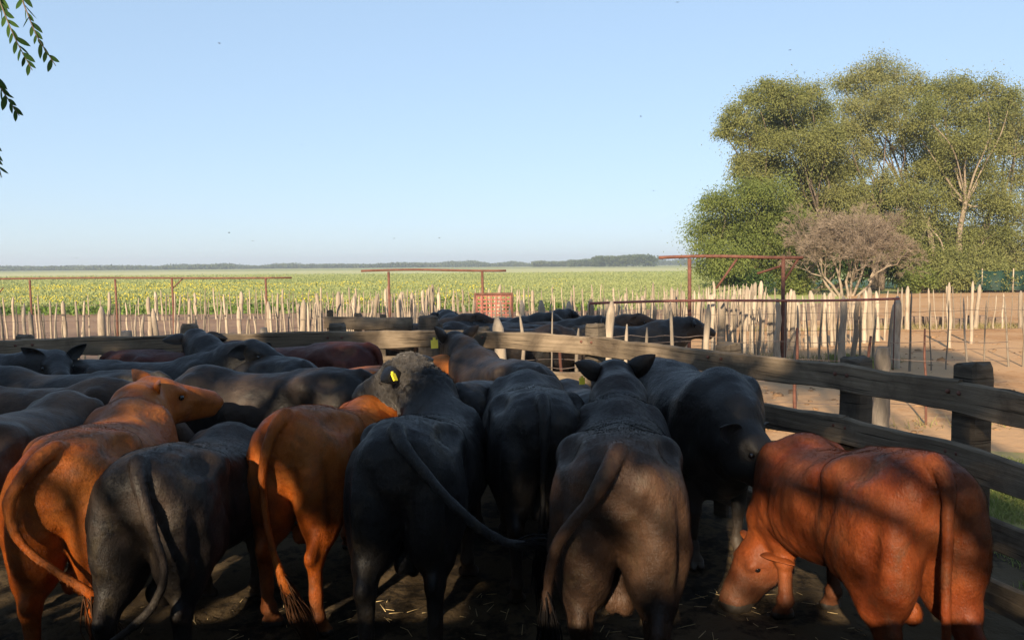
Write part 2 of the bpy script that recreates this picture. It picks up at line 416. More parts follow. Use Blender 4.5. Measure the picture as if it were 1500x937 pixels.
def uvball(nu, nv):
    v = []; f = []
    for i in range(nv+1):
        for j in range(nu):
            a = math.pi*i/nv; b = 2*math.pi*j/nu; v.append((math.sin(a)*math.cos(b), math.sin(a)*math.sin(b), math.cos(a)))
    for i in range(nv):
        for j in range(nu):
            a, b, c, d = i*nu+j, (i+1)*nu+j, (i+1)*nu+(j+1) % nu, i*nu+(j+1) % nu
            f.append((d, a, b, b) if i == nv-1 else (a, b, c, c) if i == 0 else (a, b, c, d))
    return np.array(v, float), np.array(f)
# ---------------------------------------------------------------- materials
def coat_mat(name, base, warm, dust, amount, rough=.42, sheen=.0, spec=.16, rump=False):
    s = NT(name); n1 = s.noise(2.2, 4, .6); n2 = s.noise(9, 5, .65); z = s.sep()
    f = s.math('ADD', s.math('MULTIPLY', n1, .75), s.math('MULTIPLY', n2, .35))
    c = s.mix(s.ramp(f, [(.42, 0.), (.68, 1.)]), base, warm)
    top = s.ramp(z[2], [(.55, 0.), (1.15, 1.)])
    d = s.math('MULTIPLY', s.ramp(s.math('ADD', n1, s.math('MULTIPLY', n2, .3)), [(.55, 0.), (.82, 1.)]), top)
    if rump:
        c = s.mix(s.math('MULTIPLY', s.ramp(s.math('ADD', z[0], s.math('MULTIPLY', n2, .35)), [(.30, 1.), (.62, 0.)]), s.ramp(n1, [(.32, .25), (.55, 1.)])), c, dust)
        amount = amount*.25
    c = s.mix(s.math('MULTIPLY', d, amount), c, dust)
    mo = s.ramp(s.noise(3.4, 5, .65), [(.34, .55), (.56, 1.08)]); c = s.mix(1., c, mo, 'MULTIPLY')
    sp = s.math('MULTIPLY', s.ramp(s.noise(8.5, 5, .6, stretch=(1,1,.7), dist=.1), [(.54, 0.), (.70, .5)]), s.ramp(z[0], [(.1, 1.), (.7, .25)])); c = s.mix(sp, c, (.045,.034,.020))
    low = s.ramp(z[2], [(.04, 1.), (.40, 0.)]); c = s.mix(s.math('MULTIPLY', low, s.math('MULTIPLY', n2, 1.1)), c, (.075,.052,.035))
    h = s.noise(150, 3, .7, stretch=(.35, 1, .45)); g = s.noise(38, 4, .6, stretch=(.5,1,.6))
    geo = s.n.new('ShaderNodeNewGeometry'); k = s.ramp(s.noise(260, 2, .7, stretch=(.25,1,.4)), [(.3, .82), (.7, 1.18)])
    c = s.mix(1., c, k, 'MULTIPLY')
    m = s.noise(11, 4, .6); s.bump(s.math('ADD', s.math('ADD', h, s.math('MULTIPLY', g, 1.6)), s.math('MULTIPLY', m, 6.)), .005, .42)
    s.b.inputs['Sheen Weight'].default_value = sheen; s.b.inputs['Sheen Roughness'].default_value = .45
    s.b.inputs['Sheen Tint'].default_value = (.8,.75,.7,1)
    return s.done(c, s.ramp(n2, [(.3, rough-.04), (.7, rough+.16)]), spec)
M = {}
if True: M['coat_curl'] = coat_mat('coat_curly_grey', (.020,.019,.019), (.042,.038,.036), (.065,.057,.050), .7, .7, .3, .15)
M['coat_red'] = coat_mat('coat_red', (.115,.024,.007), (.175,.044,.011), (.045,.028,.018), .45, .46)
M['coat_orange'] = coat_mat('coat_orange', (.215,.046,.006), (.31,.082,.010), (.20,.10,.035), .4, .46)
M['coat_deepred'] = coat_mat('coat_deepred', (.045,.011,.009), (.07,.018,.012), (.07,.04,.03), .4, .5)
M['coat_black'] = coat_mat('coat_black', (.006,.0055,.006), (.010,.0085,.008), (.035,.028,.024), .12, .48, .0, .30)
M['coat_dusty'] = coat_mat('coat_dusty', (.008,.0065,.006), (.014,.010,.008), (.048,.032,.024), .75, .5, .0, .22)
M['coat_brown'] = coat_mat('coat_brown', (.016,.009,.006), (.030,.016,.009), (.085,.050,.030), .85, .5, .0, .18)
M['coat_rump'] = coat_mat('coat_black_brown_rump', (.007,.006,.006), (.012,.009,.008), (.058,.030,.017), .6, .5, .0, .22, True)
M['coat_grey'] = coat_mat('coat_grey', (.012,.011,.011), (.020,.018,.017), (.055,.045,.038), .75, .5, .0, .2)
def flat(name, c, r=.6, spec=.5, metal=0, var=.25, sc=30, bd=.002):
    s = NT(name); n = s.noise(sc, 4, .6); k = s.ramp(n, [(.3, 1-var), (.7, 1+var)]); s.bump(n, bd, .4)
    s.b.inputs['Metallic'].default_value = metal
    return s.done(s.mix(1., c, k, 'MULTIPLY'), r, spec)
M['hoof'] = flat('hoof', (.035,.028,.022), .5)
M['nose'] = flat('nose', (.018,.014,.013), .3)
M['nose_red'] = flat('nose_pinkish', (.10,.045,.03), .35)
M['eye'] = flat('eye', (.006,.005,.005), .08, .6)
M['hair_black'] = flat('hair_black', (.006,.005,.005), .85, .08)
M['hair_red'] = flat('hair_red', (.07,.020,.008), .85, .1)
M['hair_brown'] = flat('hair_brown', (.050,.022,.010), .85, .1)
M['tag_yellow'] = flat('tag_yellow', (.85,.68,.04), .35, var=.05)
M['tag_white'] = flat('tag_white', (.7,.7,.68), .4, var=.05)
def wood_mat(name, a, b, c):
    s = NT(name); n = s.noise(3, 6, .65, stretch=(1,1,1), dist=.5); g = s.noise(30, 7, .75, stretch=(.05,.05,1.2)); ck = s.noise(55, 3, .5, stretch=(.03,.03,1)); q = s.noise(.9, 3, .5)
    col = s.mix(s.ramp(g, [(.35, 0.), (.65, 1.)]), a, b); col = s.mix(s.ramp(n, [(.48, 0.), (.7, .8)]), col, c)
    col = s.mix(1., col, s.ramp(q, [(.3, .7), (.7, 1.3)]), 'MULTIPLY')
    cr = s.ramp(ck, [(.30, .35), (.40, 1.)]); col = s.mix(1., col, cr, 'MULTIPLY')
    s.bump(s.math('ADD', s.math('ADD', g, cr), s.math('MULTIPLY', n, .5)), .012, .9); return s.done(col, .88, .15)
M['wood_rail'] = wood_mat('weathered_rail_wood', (.125,.095,.065), (.235,.180,.125), (.075,.055,.040))
M['wood_post'] = wood_mat('weathered_post_wood', (.070,.055,.042), (.13,.105,.078), (.035,.030,.024))
def stick_mat(name, a, b):
    s = NT(name); g = s.noise(14, 5, .7, stretch=(1,1,.15)); w = s.n.new('ShaderNodeObjectInfo')
    k = s.ramp(w.outputs['Random'], [(0, .65), (1, 1.2)])
    s.bump(g, .006, .7); return s.done(s.mix(1., s.mix(s.ramp(g, [(.35,0.),(.65,1.)]), a, b), k, 'MULTIPLY'), .85, .25)
M['stick'] = stick_mat('bleached_stick', (.23,.18,.13), (.38,.31,.235))
M['stick_grey'] = stick_mat('grey_stick', (.13,.11,.09), (.24,.20,.165))
M['stick_mid'] = stick_mat('weathered_stick', (.17,.135,.10), (.29,.24,.185))
M['wire'] = flat('wire', (.16,.12,.10), .6, metal=.3)
M['rust'] = flat('rusty_pipe', (.12,.050,.034), .75, .3, 0, .35, 9)
M['rust_light'] = flat('faded_red_paint', (.27,.095,.070), .7, .3, 0, .3, 12)
M['bark'] = flat('bark', (.13,.10,.075), .9, .2, 0, .4, 5, .03)
M['bark_pale'] = flat('bark_pale', (.22,.175,.13), .9, .2, 0, .35, 4, .03)
def leaf_mat(name, a, b, c, sc=.5, trans=.25):
    s = NT(name); geo = s.n.new('ShaderNodeNewGeometry'); n = s.noise(sc, 3, .6)
    r = geo.outputs['Random Per Island']
    col = s.mix(s.ramp(n, [(.35,0.),(.65,1.)]), a, b); col = s.mix(s.math('MULTIPLY', s.ramp(r, [(.4,0.),(1.,1.)]), .4), col, c)
    s.done(col, .85, .08)
    t = s.n.new('ShaderNodeBsdfTranslucent'); s.link(col, t.inputs[0]); m = s.n.new('ShaderNodeMixShader'); m.inputs[0].default_value = trans
    out = s.n['Material Output']; s.link(s.b.outputs[0], m.inputs[1]); s.link(t.outputs[0], m.inputs[2]); s.link(m.outputs[0], out.inputs[0])
    return s.m
M['leaf_olive'] = leaf_mat('leaf_olive', (.175,.195,.068), (.22,.225,.080), (.27,.26,.10), .35, .45)
M['leaf_green'] = leaf_mat('leaf_green', (.14,.18,.05), (.18,.21,.06), (.23,.24,.08), .35, .45)
M['leaf_pale'] = leaf_mat('leaf_pale', (.21,.22,.085), (.25,.25,.10), (.30,.28,.13), .35, .45)
M['leaf_deep'] = leaf_mat('leaf_deep', (.04,.07,.025), (.06,.10,.03), (.09,.13,.04), .6)
M['leaf_near'] = leaf_mat('leaf_near', (.025,.060,.02), (.045,.095,.025), (.08,.15,.03), 8., .35)
M['twig_dry'] = leaf_mat('dry_twigs', (.20,.155,.115), (.26,.20,.15), (.32,.26,.195), .6, .1)
M['crop'] = leaf_mat('crop_leaf', (.26,.30,.12), (.34,.36,.16), (.40,.40,.20), .02, .5)
M['crop_dark'] = leaf_mat('crop_leaf_dark', (.07,.13,.03), (.12,.19,.04), (.22,.27,.07), .08, .3)
M['flower'] = leaf_mat('yellow_flower', (.50,.40,.03), (.60,.48,.05), (.62,.55,.15), .1, .2)
M['grass'] = leaf_mat('grass_blade', (.15,.19,.05), (.24,.25,.08), (.36,.32,.14), .8, .3)
M['distant'] = leaf_mat('distant_leaf', (.045,.070,.035), (.075,.095,.05), (.10,.12,.06), .01, .1)
M['net'] = flat('green_net', (.008,.028,.018), .7, .3, 0, .3, 2)
M['bird'] = flat('bird_feather', (.02,.02,.025), .6)
M['dry_grass'] = leaf_mat('dry_grass_blade', (.24,.20,.09), (.30,.25,.12), (.20,.22,.07), .8, .3)
M['clod'] = flat('soil_clod', (.22,.135,.075), .95, .1, 0, .4, 3)
M['brick'] = flat('old_brick', (.16,.115,.085), .9, .2, 0, .4, 3, .02)
M['straw'] = flat('straw', (.45,.33,.16), .8)
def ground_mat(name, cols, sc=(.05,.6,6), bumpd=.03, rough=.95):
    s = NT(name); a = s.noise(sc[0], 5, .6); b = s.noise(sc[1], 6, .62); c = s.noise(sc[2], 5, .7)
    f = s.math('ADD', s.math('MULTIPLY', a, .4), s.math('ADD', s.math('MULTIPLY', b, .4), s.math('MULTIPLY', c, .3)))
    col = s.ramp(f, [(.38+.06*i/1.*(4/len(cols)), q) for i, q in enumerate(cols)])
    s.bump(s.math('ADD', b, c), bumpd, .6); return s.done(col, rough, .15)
M['dirt'] = ground_mat('orange_dirt', [(.235,.12,.052), (.30,.16,.072), (.34,.19,.09), (.40,.245,.13)], (.06,.5,5), .04)
M['pen'] = ground_mat('shade_darkened_manure', [(.004,.003,.002), (.008,.006,.004), (.020,.014,.008), (.075,.052,.028)], (.5,3,16), .03)  # manure brown, darkened further to stand for shade between the bulls
M['plough'] = ground_mat('dark_paddock', [(.13,.082,.055), (.17,.105,.07), (.20,.125,.085), (.24,.155,.10)], (.03,.3,3), .05)
M['land'] = ground_mat('farmland', [(.13,.18,.07), (.18,.22,.09), (.23,.26,.11), (.28,.29,.14)], (.002,.01,.1), .02)
M['field_green'] = ground_mat('green_crop_ground', [(.20,.26,.07), (.25,.30,.09), (.29,.33,.11), (.33,.36,.14)], (.012,.05,.5), .05)
M['field_pale'] = ground_mat('dry_stubble', [(.24,.29,.11), (.30,.33,.14), (.35,.36,.17), (.40,.39,.21)], (.004,.02,.1), .02)
M['grass_ground'] = ground_mat('grassy_soil', [(.12,.13,.04), (.18,.18,.05), (.22,.20,.07), (.27,.22,.10)], (.3,2,9), .02)
# ---------------------------------------------------------------- ground, fields
def sheet(name, poly, z, mat, label=None, wob=0, seg=40, seed=1):
    rng = random.Random(seed); pts = []
    for i in range(len(poly)):
        a, b = poly[i], poly[(i+1) % len(poly)]
        L = math.dist(a, b); n = max(1, int(min(seg, L/1.0))) if wob else 1
        for k in range(n):
            t = k/n; x = a[0]+(b[0]-a[0])*t; y = a[1]+(b[1]-a[1])*t
            pts.append((x+rng.uniform(-wob,wob), y+rng.uniform(-wob,wob), z))
    me = bpy.data.meshes.new(name); me.from_pydata(pts, [], [list(range(len(pts)))]); me.materials.append(mat); me.update()
    o = link(name, me); tag(o, label, None, None, 'structure'); return o
sheet('ground', [(-2600,-300),(2600,-300),(2600,2600),(-2600,2600)], -.012, M['land'])
sheet('pale_field', [(-1500,200),(1500,215),(1500,420),(-1500,400)], -.008, M['field_pale'], None, 5)
sheet('green_field', [(-900,33),(18,34),(26,60),(400,75),(900,230),(-900,212)], -.004, M['field_green'], None, 1.2)
sheet('dirt_paddock', [(-80,-60),(140,-60),(140,62),(30,60),(20,44),(9,36.5),(-80,34.5)], 0, M['plough'], None, .5)
sheet('dirt_yard', [(4.5,-8),(120,-8),(120,50),(22,52),(13,30),(4.0,24),(1.2,16),(-1.0,9.8),(3.2,7.5)], .004, M['dirt'], None, .25)
# the air between us and the horizon
def haze():
    v, f = boxm((0, 1150, 14), (5260, 2960, 30)); me = np_mesh('haze', v, f, None or M_HAZE, smooth=False); o = link('haze', me); tag(o, 'faint haze over the plain', 'haze', None, 'stuff')
M_HAZE = bpy.data.materials.new('haze_air'); M_HAZE.use_nodes = True
_t = M_HAZE.node_tree; _t.nodes.remove(_t.nodes['Principled BSDF']); _p = _t.nodes.new('ShaderNodeVolumePrincipled'); _p.inputs['Color'].default_value = (.80,.88,1,1); _p.inputs['Density'].default_value = .0005; _p.inputs['Anisotropy'].default_value = .2
_t.links.new(_p.outputs[0], _t.nodes['Material Output'].inputs['Volume'])
haze()
# trampled pen floor, really uneven
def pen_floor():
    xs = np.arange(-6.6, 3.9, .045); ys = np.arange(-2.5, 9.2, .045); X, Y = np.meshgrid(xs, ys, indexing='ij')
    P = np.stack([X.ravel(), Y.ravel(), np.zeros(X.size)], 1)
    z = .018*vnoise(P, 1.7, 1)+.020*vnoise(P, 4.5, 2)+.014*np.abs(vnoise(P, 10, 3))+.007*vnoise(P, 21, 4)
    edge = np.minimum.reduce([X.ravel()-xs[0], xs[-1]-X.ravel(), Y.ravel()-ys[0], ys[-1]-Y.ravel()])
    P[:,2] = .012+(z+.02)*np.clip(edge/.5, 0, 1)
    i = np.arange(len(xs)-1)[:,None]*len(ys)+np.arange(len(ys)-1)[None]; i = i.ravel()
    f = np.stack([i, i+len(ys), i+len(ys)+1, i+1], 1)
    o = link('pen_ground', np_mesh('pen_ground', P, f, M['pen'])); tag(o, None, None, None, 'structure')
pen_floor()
# ---------------------------------------------------------------- scatter of leaf-sized faces
def leaves(P, D, size, rng, aspect=.45, droop=0):
    """P positions (n,3), D main direction or None; returns verts, quads of leaf diamonds"""
    n = len(P)
    if D is None: D = rng.normal(size=(n,3))
    D = D+rng.normal(size=(n,3))*.35; D[:,2] -= droop; D /= np.linalg.norm(D, axis=1)[:,None]+1e-9
    U = np.cross(D, rng.normal(size=(n,3))); U /= np.linalg.norm(U, axis=1)[:,None]+1e-9
    s = size*rng.uniform(.6, 1.35, n)[:,None]
    v = np.stack([P, P+D*s*.5+U*s*aspect*.5, P+D*s, P+D*s*.5-U*s*aspect*.5], 1).reshape(-1,3)
    return v, np.arange(4*n).reshape(n,4)
def limb(a, b, r0, r1, rng, bend=.12, n=5, sides=7):
    a, b = np.array(a, float), np.array(b, float); L = np.linalg.norm(b-a)
    pts = [a+(b-a)*t+(rng.normal(size=3)*bend*L*.35*math.sin(math.pi*t)) for t in np.linspace(0,1,4)]
    pts = bez(pts, n); rr = np.linspace(r0, r1, len(pts)); return tube(pts, rr, sides), pts
def tree(name, base, clumps, trunks, leafm, barkm, seed, nleaf=30000, leaf=.19, droop=.5, fill=.55, spread=.68, rbase=.28):
    """clumps: list of (x,y,z,r) sprays that make up the crown, relative to base; trunks: start points of stems"""
    rng = np.random.default_rng(seed); root = empty(name, base)
    wood = []; tips = []
    for (tx, ty, lean) in trunks:
        top = np.array([tx+lean[0], ty+lean[1], lean[2]]); t, pts = limb((tx,ty,-.1), top, rbase, rbase*.55, rng, .10, 6, 9); wood.append(t)
        tips.append((top, rbase*.55))
    tp = np.array([t[0] for t in tips]); P = []; D = []
    vol = np.array([c[3]**2.2 for c in clumps]); vol /= vol.sum()
    for (c, w) in zip(clumps, vol):
        C = np.array(c[:3]); k = int(np.argmin(np.linalg.norm(tp-C, axis=1)+rng.uniform(0,.6,len(tp))))
        t, pts = limb(tips[k][0]-(0,0,.25), C-(0,0,c[3]*.25), tips[k][1]*rng.uniform(.35,.6), .03, rng, .16, 5, 6); wood.append(t)
        # sub-sprays inside the clump
        ns = max(6, int(11*c[3]**1.3)); dirs = rng.normal(size=(ns,3)); dirs[:,2] = dirs[:,2]*.6+.15; dirs /= np.linalg.norm(dirs, axis=1)[:,None]
        sub = C+dirs*c[3]*rng.uniform(.35,1.,ns)[:,None]*np.array([1,1,.85])
        for q in sub[:max(4, ns//2)]:
            t, _ = limb(C-(0,0,c[3]*.25), q, .035, .010, rng, .2, 3, 4); wood.append(t)
        m = int(nleaf*w/ns)+1
        for q, dd in zip(sub, dirs):
            sp = c[3]*spread*rng.uniform(.6,1.2); pp = q+rng.normal(size=(m,3))*sp*np.array([.62,.62,.46])
            pp[:,2] -= .25*((pp[:,0]-q[0])**2+(pp[:,1]-q[1])**2)/(sp+.1)      # sprays droop at their edge
            o = rng.uniform(size=m) < .14; pp[o] = q+(pp[o]-q)*1.3
            pp = pp[(vnoise(pp+V(seed,0,0), 1.25, seed)+.5*vnoise(pp, 3.1, seed) > -.62)]
            P.append(pp); D.append(np.repeat(dd[None], len(pp), 0)*.6)
    v, f = join(wood); link('trunk', np_mesh('trunk', v, fix_tris(f), barkm), root)
    P = np.concatenate(P); D = np.concatenate(D); v, f = leaves(P, D, leaf, rng, .42, droop)
    link('crown', np_mesh('crown', v, f, leafm, smooth=False), root)
    return root
# ---------------------------------------------------------------- the grove on the right (about 57 m away)
TY = 57.0
def G(px, py, dy=0): return (gx(px, TY+dy), TY+dy, gz(py, TY+dy))
def grove(name, basepx, dy, spots, leafm, barkm, seed, label, stems, **kw):
    bx, by = gx(basepx, TY+dy), TY+dy
    cl = []
    rng = random.Random(seed)
    for (px, py, r) in spots:
        py += 14*max(0, min(1, (240-py)/100))
        Y = TY+dy+rng.uniform(-2.6, 2.6); cl.append((gx(px, Y)-bx, Y-by, gz(py, Y), r))
    t = tree(name, (bx, by, 0), cl, stems, leafm, barkm, seed, **kw); tag(t, label, 'tree', 'trees of the grove beyond the yard'); return t
grove('leafy_tree', 1085, -3, [(1060,300,1.3),(1045,335,1.5),(1085,285,1.2),(1075,345,1.8),(1110,320,1.6),(1125,285,1.2),(1055,375,1.4),(1095,375,1.5),(1130,360,1.6),(1150,320,1.4),(1160,385,1.3),(1040,360,1.0),(1035,395,.9),(1075,400,1.2),(1118,400,1.2)],
      M['leaf_green'], M['bark'], 3, 'lower darker green tree at the left edge of the grove', [(-.6,0,(-.8,0,2.2)),(.5,.3,(.9,.2,2.6))], nleaf=90000, leaf=.16)
grove('leafy_tree', 1160, 0, [(1105,135,1.1),(1085,160,1.1),(1068,182,.9),(1130,125,1.0),(1150,140,1.3),(1180,130,1.1),(1120,165,1.5),(1155,175,1.5),(1190,165,1.4),(1095,200,1.1),(1130,205,1.3),(1085,235,1.0),(1080,255,.8),(1170,215,1.6),(1210,200,1.3),(1205,235,1.5),(1140,250,1.5),(1180,260,1.6),(1225,255,1.4),(1110,270,1.1),(1058,190,.6),(1240,285,1.4),(1200,300,1.6),(1155,300,1.4),(1120,240,.9)],
      M['leaf_olive'], M['bark'], 4, 'tall olive tree of the grove whose crown leans out left over the lower tree', [(-.4,0,(-1.2,0,4.5)),(.6,.2,(1.4,0,5.5))], nleaf=150000, leaf=.15)
grove('leafy_tree', 1275, 2, [(1280,100,1.2),(1255,108,1.1),(1305,108,1.1),(1230,120,1.0),(1325,122,1.0),(1260,135,1.2),(1295,140,1.3),(1240,150,1.1),(1318,152,1.0),(1275,170,1.3),(1255,190,1.1),(1300,180,.9),(1268,215,1.0),(1245,225,1.0),(1285,235,.5),(1260,250,.8),(1330,330,1.3),(1255,320,1.5),(1300,270,1.0),(1315,215,.9),(1330,180,1.0),(1235,190,1.2),(1240,250,1.1),(1225,290,1.2)],
      M['leaf_pale'], M['bark'], 5, 'tallest pale tree in the middle of the grove with sky showing through its crown', [(.3,0,(.2,0,6.0)),(.9,.3,(2.0,0,7.0))], nleaf=90000, leaf=.14)
grove('leafy_tree', 1390, 1, [(1350,130,1.1),(1380,122,1.2),(1410,125,1.2),(1435,130,1.2),(1345,160,1.2),(1375,160,1.4),(1415,165,1.5),(1450,165,1.4),(1340,195,1.1),(1370,205,1.5),(1410,210,1.6),(1450,210,1.5),(1345,235,1.2),(1335,262,1.1),(1375,250,1.5),(1420,255,1.6),(1330,290,1.3),(1365,295,1.6),(1405,300,1.6),(1445,300,1.5),(1340,335,1.4),(1385,345,1.6),(1425,350,1.6),(1360,385,1.4),(1405,390,1.5),(1350,325,1.3),(1395,275,1.5),(1440,350,1.5),(1435,390,1.4),(1325,365,1.4),(1395,230,1.4),(1470,140,1.1),(1465,200,1.3)],
      M['leaf_olive'], M['bark_pale'], 6, 'broad olive tree with pale forked limbs, right of the sky gap', [(-.5,0,(-1.2,0,5.0)),(.2,-.2,(.4,-.6,6.5)),(.8,.3,(2.2,0,5.5))], nleaf=180000, leaf=.15)
grove('leafy_tree', 1510, 3, [(1480,150,1.2),(1505,130,1.2),(1530,140,1.4),(1485,185,1.4),(1520,180,1.6),(1560,170,1.6),(1480,225,1.4),(1515,225,1.6),(1550,230,1.7),(1480,265,1.5),(1520,275,1.6),(1470,310,1.4),(1505,320,1.6),(1545,320,1.7),(1470,355,1.4),(1505,365,1.6),(1550,370,1.6),(1480,395,1.3),(1590,250,1.8),(1600,330,1.8),(1590,190,1.5)],
      M['leaf_pale'], M['bark_pale'], 7, 'pale green tree at the right end of the grove, cut by the photo edge', [(-.4,0,(-1.6,0,5.0)),(.5,0,(1.4,0,6.0))], nleaf=90000, leaf=.15)
grove('leafy_tree', 1190, 6, [(1150,340,1.8),(1190,330,1.8),(1230,350,1.8),(1270,330,1.8),(1310,350,1.8),(1350,360,1.8),(1170,380,1.6),(1215,385,1.6),(1260,385,1.6),(1305,388,1.6),(1290,300,1.5),(1345,400,1.4),(1400,380,1.8),(1450,385,1.8)],
      M['leaf_deep'], M['bark'], 8, 'dark dense tree at the back of the grove, behind the bare shrub', [(-.6,0,(-2,0,2.5)),(.6,0,(2.4,0,2.5)),(1.5,0,(6.5,0,2.4))], nleaf=90000, leaf=.25)
# bushes at the foot of the grove
for i, (px, py, r, m, dy, lab) in enumerate([(1105,412,.9,'leaf_deep',-5,'dark bush at the foot of the grove under the lower green tree'),(1165,412,1.0,'leaf_green',-5,'green bush left of the bare shrub'),
        (1345,405,1.0,'leaf_green',-4,'green bush right of the bare shrub'),(1400,408,1.1,'leaf_olive',-4,'olive bush at the foot of the broad olive tree'),(1470,405,1.2,'leaf_olive',-3,'olive bush before the green net at the right edge')]):
    Y = TY+dy; rng = np.random.default_rng(60+i); bx = gx(px, Y); root = empty('bush', (bx, Y, 0))
    P = rng.normal(size=(5200,3))*np.array([r*.62, r*.5, r*.42])+(0,0,r*.85); P[:,2] = np.abs(P[:,2])
    cut = vnoise(P+bx, 1.9, i) > -.25; P = P[cut]
    v, f = leaves(P, None, .17, rng, .5, .2); link('foliage', np_mesh('foliage', v, f, M[m], smooth=False), root)
    st = [limb((rng.uniform(-.2,.2),0,-.05), (rng.uniform(-r,r)*.7, rng.uniform(-.5,.5), r*rng.uniform(.8,1.4)), .05, .012, rng)[0] for _ in range(9)]
    v, f = join(st); link('stem', np_mesh('stem', v, fix_tris(f), M['bark']), root); tag(root, lab, 'bush', 'bushes at the foot of the grove')
# bare brown shrub
def bare_shrub():
    rng = np.random.default_rng(21); Y = 49.0; bx = gx(1240, Y); root = empty('bare_shrub', (bx, Y, 0)); wood = []; tw = []
    def grow(p, d, L, r, lev):
        q = p+d*L+rng.normal(size=3)*L*.06; mid = (p+q)/2+rng.normal(size=3)*L*.06
        (wood if lev < 3 else tw).append(tube([p, mid, q] if lev < 6 else [p, q], [r, r*.85, r*.65] if lev < 6 else [r, r*.6], 6 if lev < 3 else 3, cap=False))
        if lev >= 7: return
        for _ in range(3 if lev < 6 else 4):
            nd = d+rng.normal(size=3)*np.array([.52,.48,.42]); nd[2] = nd[2]*.92+.10*(lev<4); 
            if q[2] > 6.0: nd[2] -= .5
            nd /= np.linalg.norm(nd); s = p+(q-p)*rng.uniform(.55,1.); grow(s, nd, L*rng.uniform(.62,.84), max(.009, r*.60), lev+1)
    for k, (x, dx) in enumerate([(-.6,-.42),(-.25,-.12),(.1,.10),(.4,.32),(.7,.6),(-.4,-.7),(.3,-.05)]):
        d = np.array([dx, rng.uniform(-.3,.3), 1.]); d /= np.linalg.norm(d); grow(np.array([x,rng.uniform(-.3,.3),-.05]), d, 1.9, .095, 0)
    v, f = join(wood); link('trunk', np_mesh('trunk', v, f, M['bark_pale']), root)
    v, f = join(tw); link('crown', np_mesh('crown', v, f, M['twig_dry']), root)
    tag(root, 'bare brown twiggy shrub with pale forked trunks in front of the grove', 'shrub')
bare_shrub()
# green net fence under the trees on the right
def net_fence():
    Y = 53.0; x0, x1 = gx(1392, Y), gx(1620, Y); root = empty('net_fence', ((x0+x1)/2, Y, 0)); rng = random.Random(2)
    n = 60; P = []; 
    for i in range(n+1):
        x = (x0-x1)/2+(x1-x0)*i/n; yy = .12*math.sin(i*.9); P += [(x, yy, .15), (x, yy+.04, 1.45+.06*math.sin(i*.7)+rng.uniform(-.03,.03))]
    P = np.array(P); P2 = P+np.array([0,.02,0]); V0 = np.concatenate([P, P2]); N = len(P)
    f = [(2*i, 2*i+2, 2*i+3, 2*i+1) for i in range(n)]+[(N+2*i, N+2*i+1, N+2*i+3, N+2*i+2) for i in range(n)]+[(2*i+1,2*i+3,N+2*i+3,N+2*i+1) for i in range(n)]
    link('net', np_mesh('net', V0, np.array(f), M['net']), root)
    for i in range(6):
        x = (x0-x1)/2+(x1-x0)*i/5; v, f = tube([(x,-.06,-.1),(x,-.06,1.6)], [.05,.04], 7); link('post', np_mesh('post', v, fix_tris(f), M['stick']), root)
    tag(root, 'low green net fence under the trees at the right edge', 'fence')
net_fence()
# ---------------------------------------------------------------- crops, distant woods
def crop():
    rng = np.random.default_rng(5); P = []
    def band(n, y0, y1, x0, x1, h, mat, name, label, size, dens=None):
        u = rng.uniform(size=n); Y = y0*(y1/y0)**u; X = (rng.uniform(size=n)*(x1-x0)+x0)*Y; p = np.stack([X, Y, np.zeros(n)], 1)
        if dens: p = p[dens(p, rng)]
        p[:,2] = rng.uniform(.15, 1., len(p))*h*(.75+.35*vnoise(p, .35, 3)); s = size*np.sqrt(p[:,1]/40)
        D = rng.normal(size=(len(p),3))*.5+np.array([0,0,.9]); D /= np.linalg.norm(D, axis=1)[:,None]
        U = np.cross(D, rng.normal(size=(len(p),3))); U /= np.linalg.norm(U, axis=1)[:,None]; s = (s*rng.uniform(.6,1.3,len(p)))[:,None]
        v = np.stack([p-D*s*.5, p+U*s*.28, p+D*s*.5, p-U*s*.28], 1).reshape(-1,3)
        o = link(name, np_mesh(name, v, np.arange(len(v)).reshape(-1,4), mat, smooth=False)); tag(o, label, 'crop', None, 'stuff')
    edge = lambda p, r: (p[:,0] < 10+(p[:,1]-36)*.35)
    band(170000, 35.5, 175, -.85, .30, .62, M['crop'], 'crop_plants', 'yellow green crop growing on the plain beyond the stick fences', .15, edge)
    band(16000, 34.8, 44, -.85, .16, .45, M['crop_dark'], 'crop_edge_plants', 'darker green weeds along the near edge of the crop', .2, lambda p, r: p[:,0] < 4)
    fl = lambda p, r: (vnoise(p, .09, 11)+.5*vnoise(p, .5, 12)+r.uniform(-.5,.5,len(p)) > .10+np.clip((p[:,0]/p[:,1]+.22)*2.2, -.35, 2))
    band(48000, 37, 85, -.85, .10, .70, M['flower'], 'yellow_flowers', 'yellow flowers of the crop, thickest at the left', .085, fl)
crop()
def woods(name, label, segs, seed, leaf, n, haze=0):
    rng = np.random.default_rng(seed); P = []
    for (px0, px1, Y, h, dep) in segs:
        m = int(n*abs(px1-px0)*Y/1e6)+50; x = rng.uniform(gx(px0,Y), gx(px1,Y), m)
        q = np.stack([x, np.full(m, 0.), np.zeros(m)], 1); top = h*(.62+.30*vnoise(q, 1/(h*3.2), seed)+.22*vnoise(q, 1/(h*.9), seed+2))
        P.append(np.stack([x, Y+rng.uniform(0,dep,m), np.abs(top)*rng.uniform(0,1,m)**.6], 1))
    P = np.concatenate(P); v, f = leaves(P, None, leaf, rng, .7, .1)
    o = link(name, np_mesh(name, v, f, M['distant'], smooth=False)); tag(o, label, 'woodland', None, 'stuff')
woods('distant_woods', 'thin dark line of far-off trees along the horizon', [(-300,800,950,6.5,60),(-300,330,800,5.0,40),(250,620,900,7.5,40),(600,1100,1000,8.5,60),(1000,1900,900,9,60)], 3, 1.9, 34000)
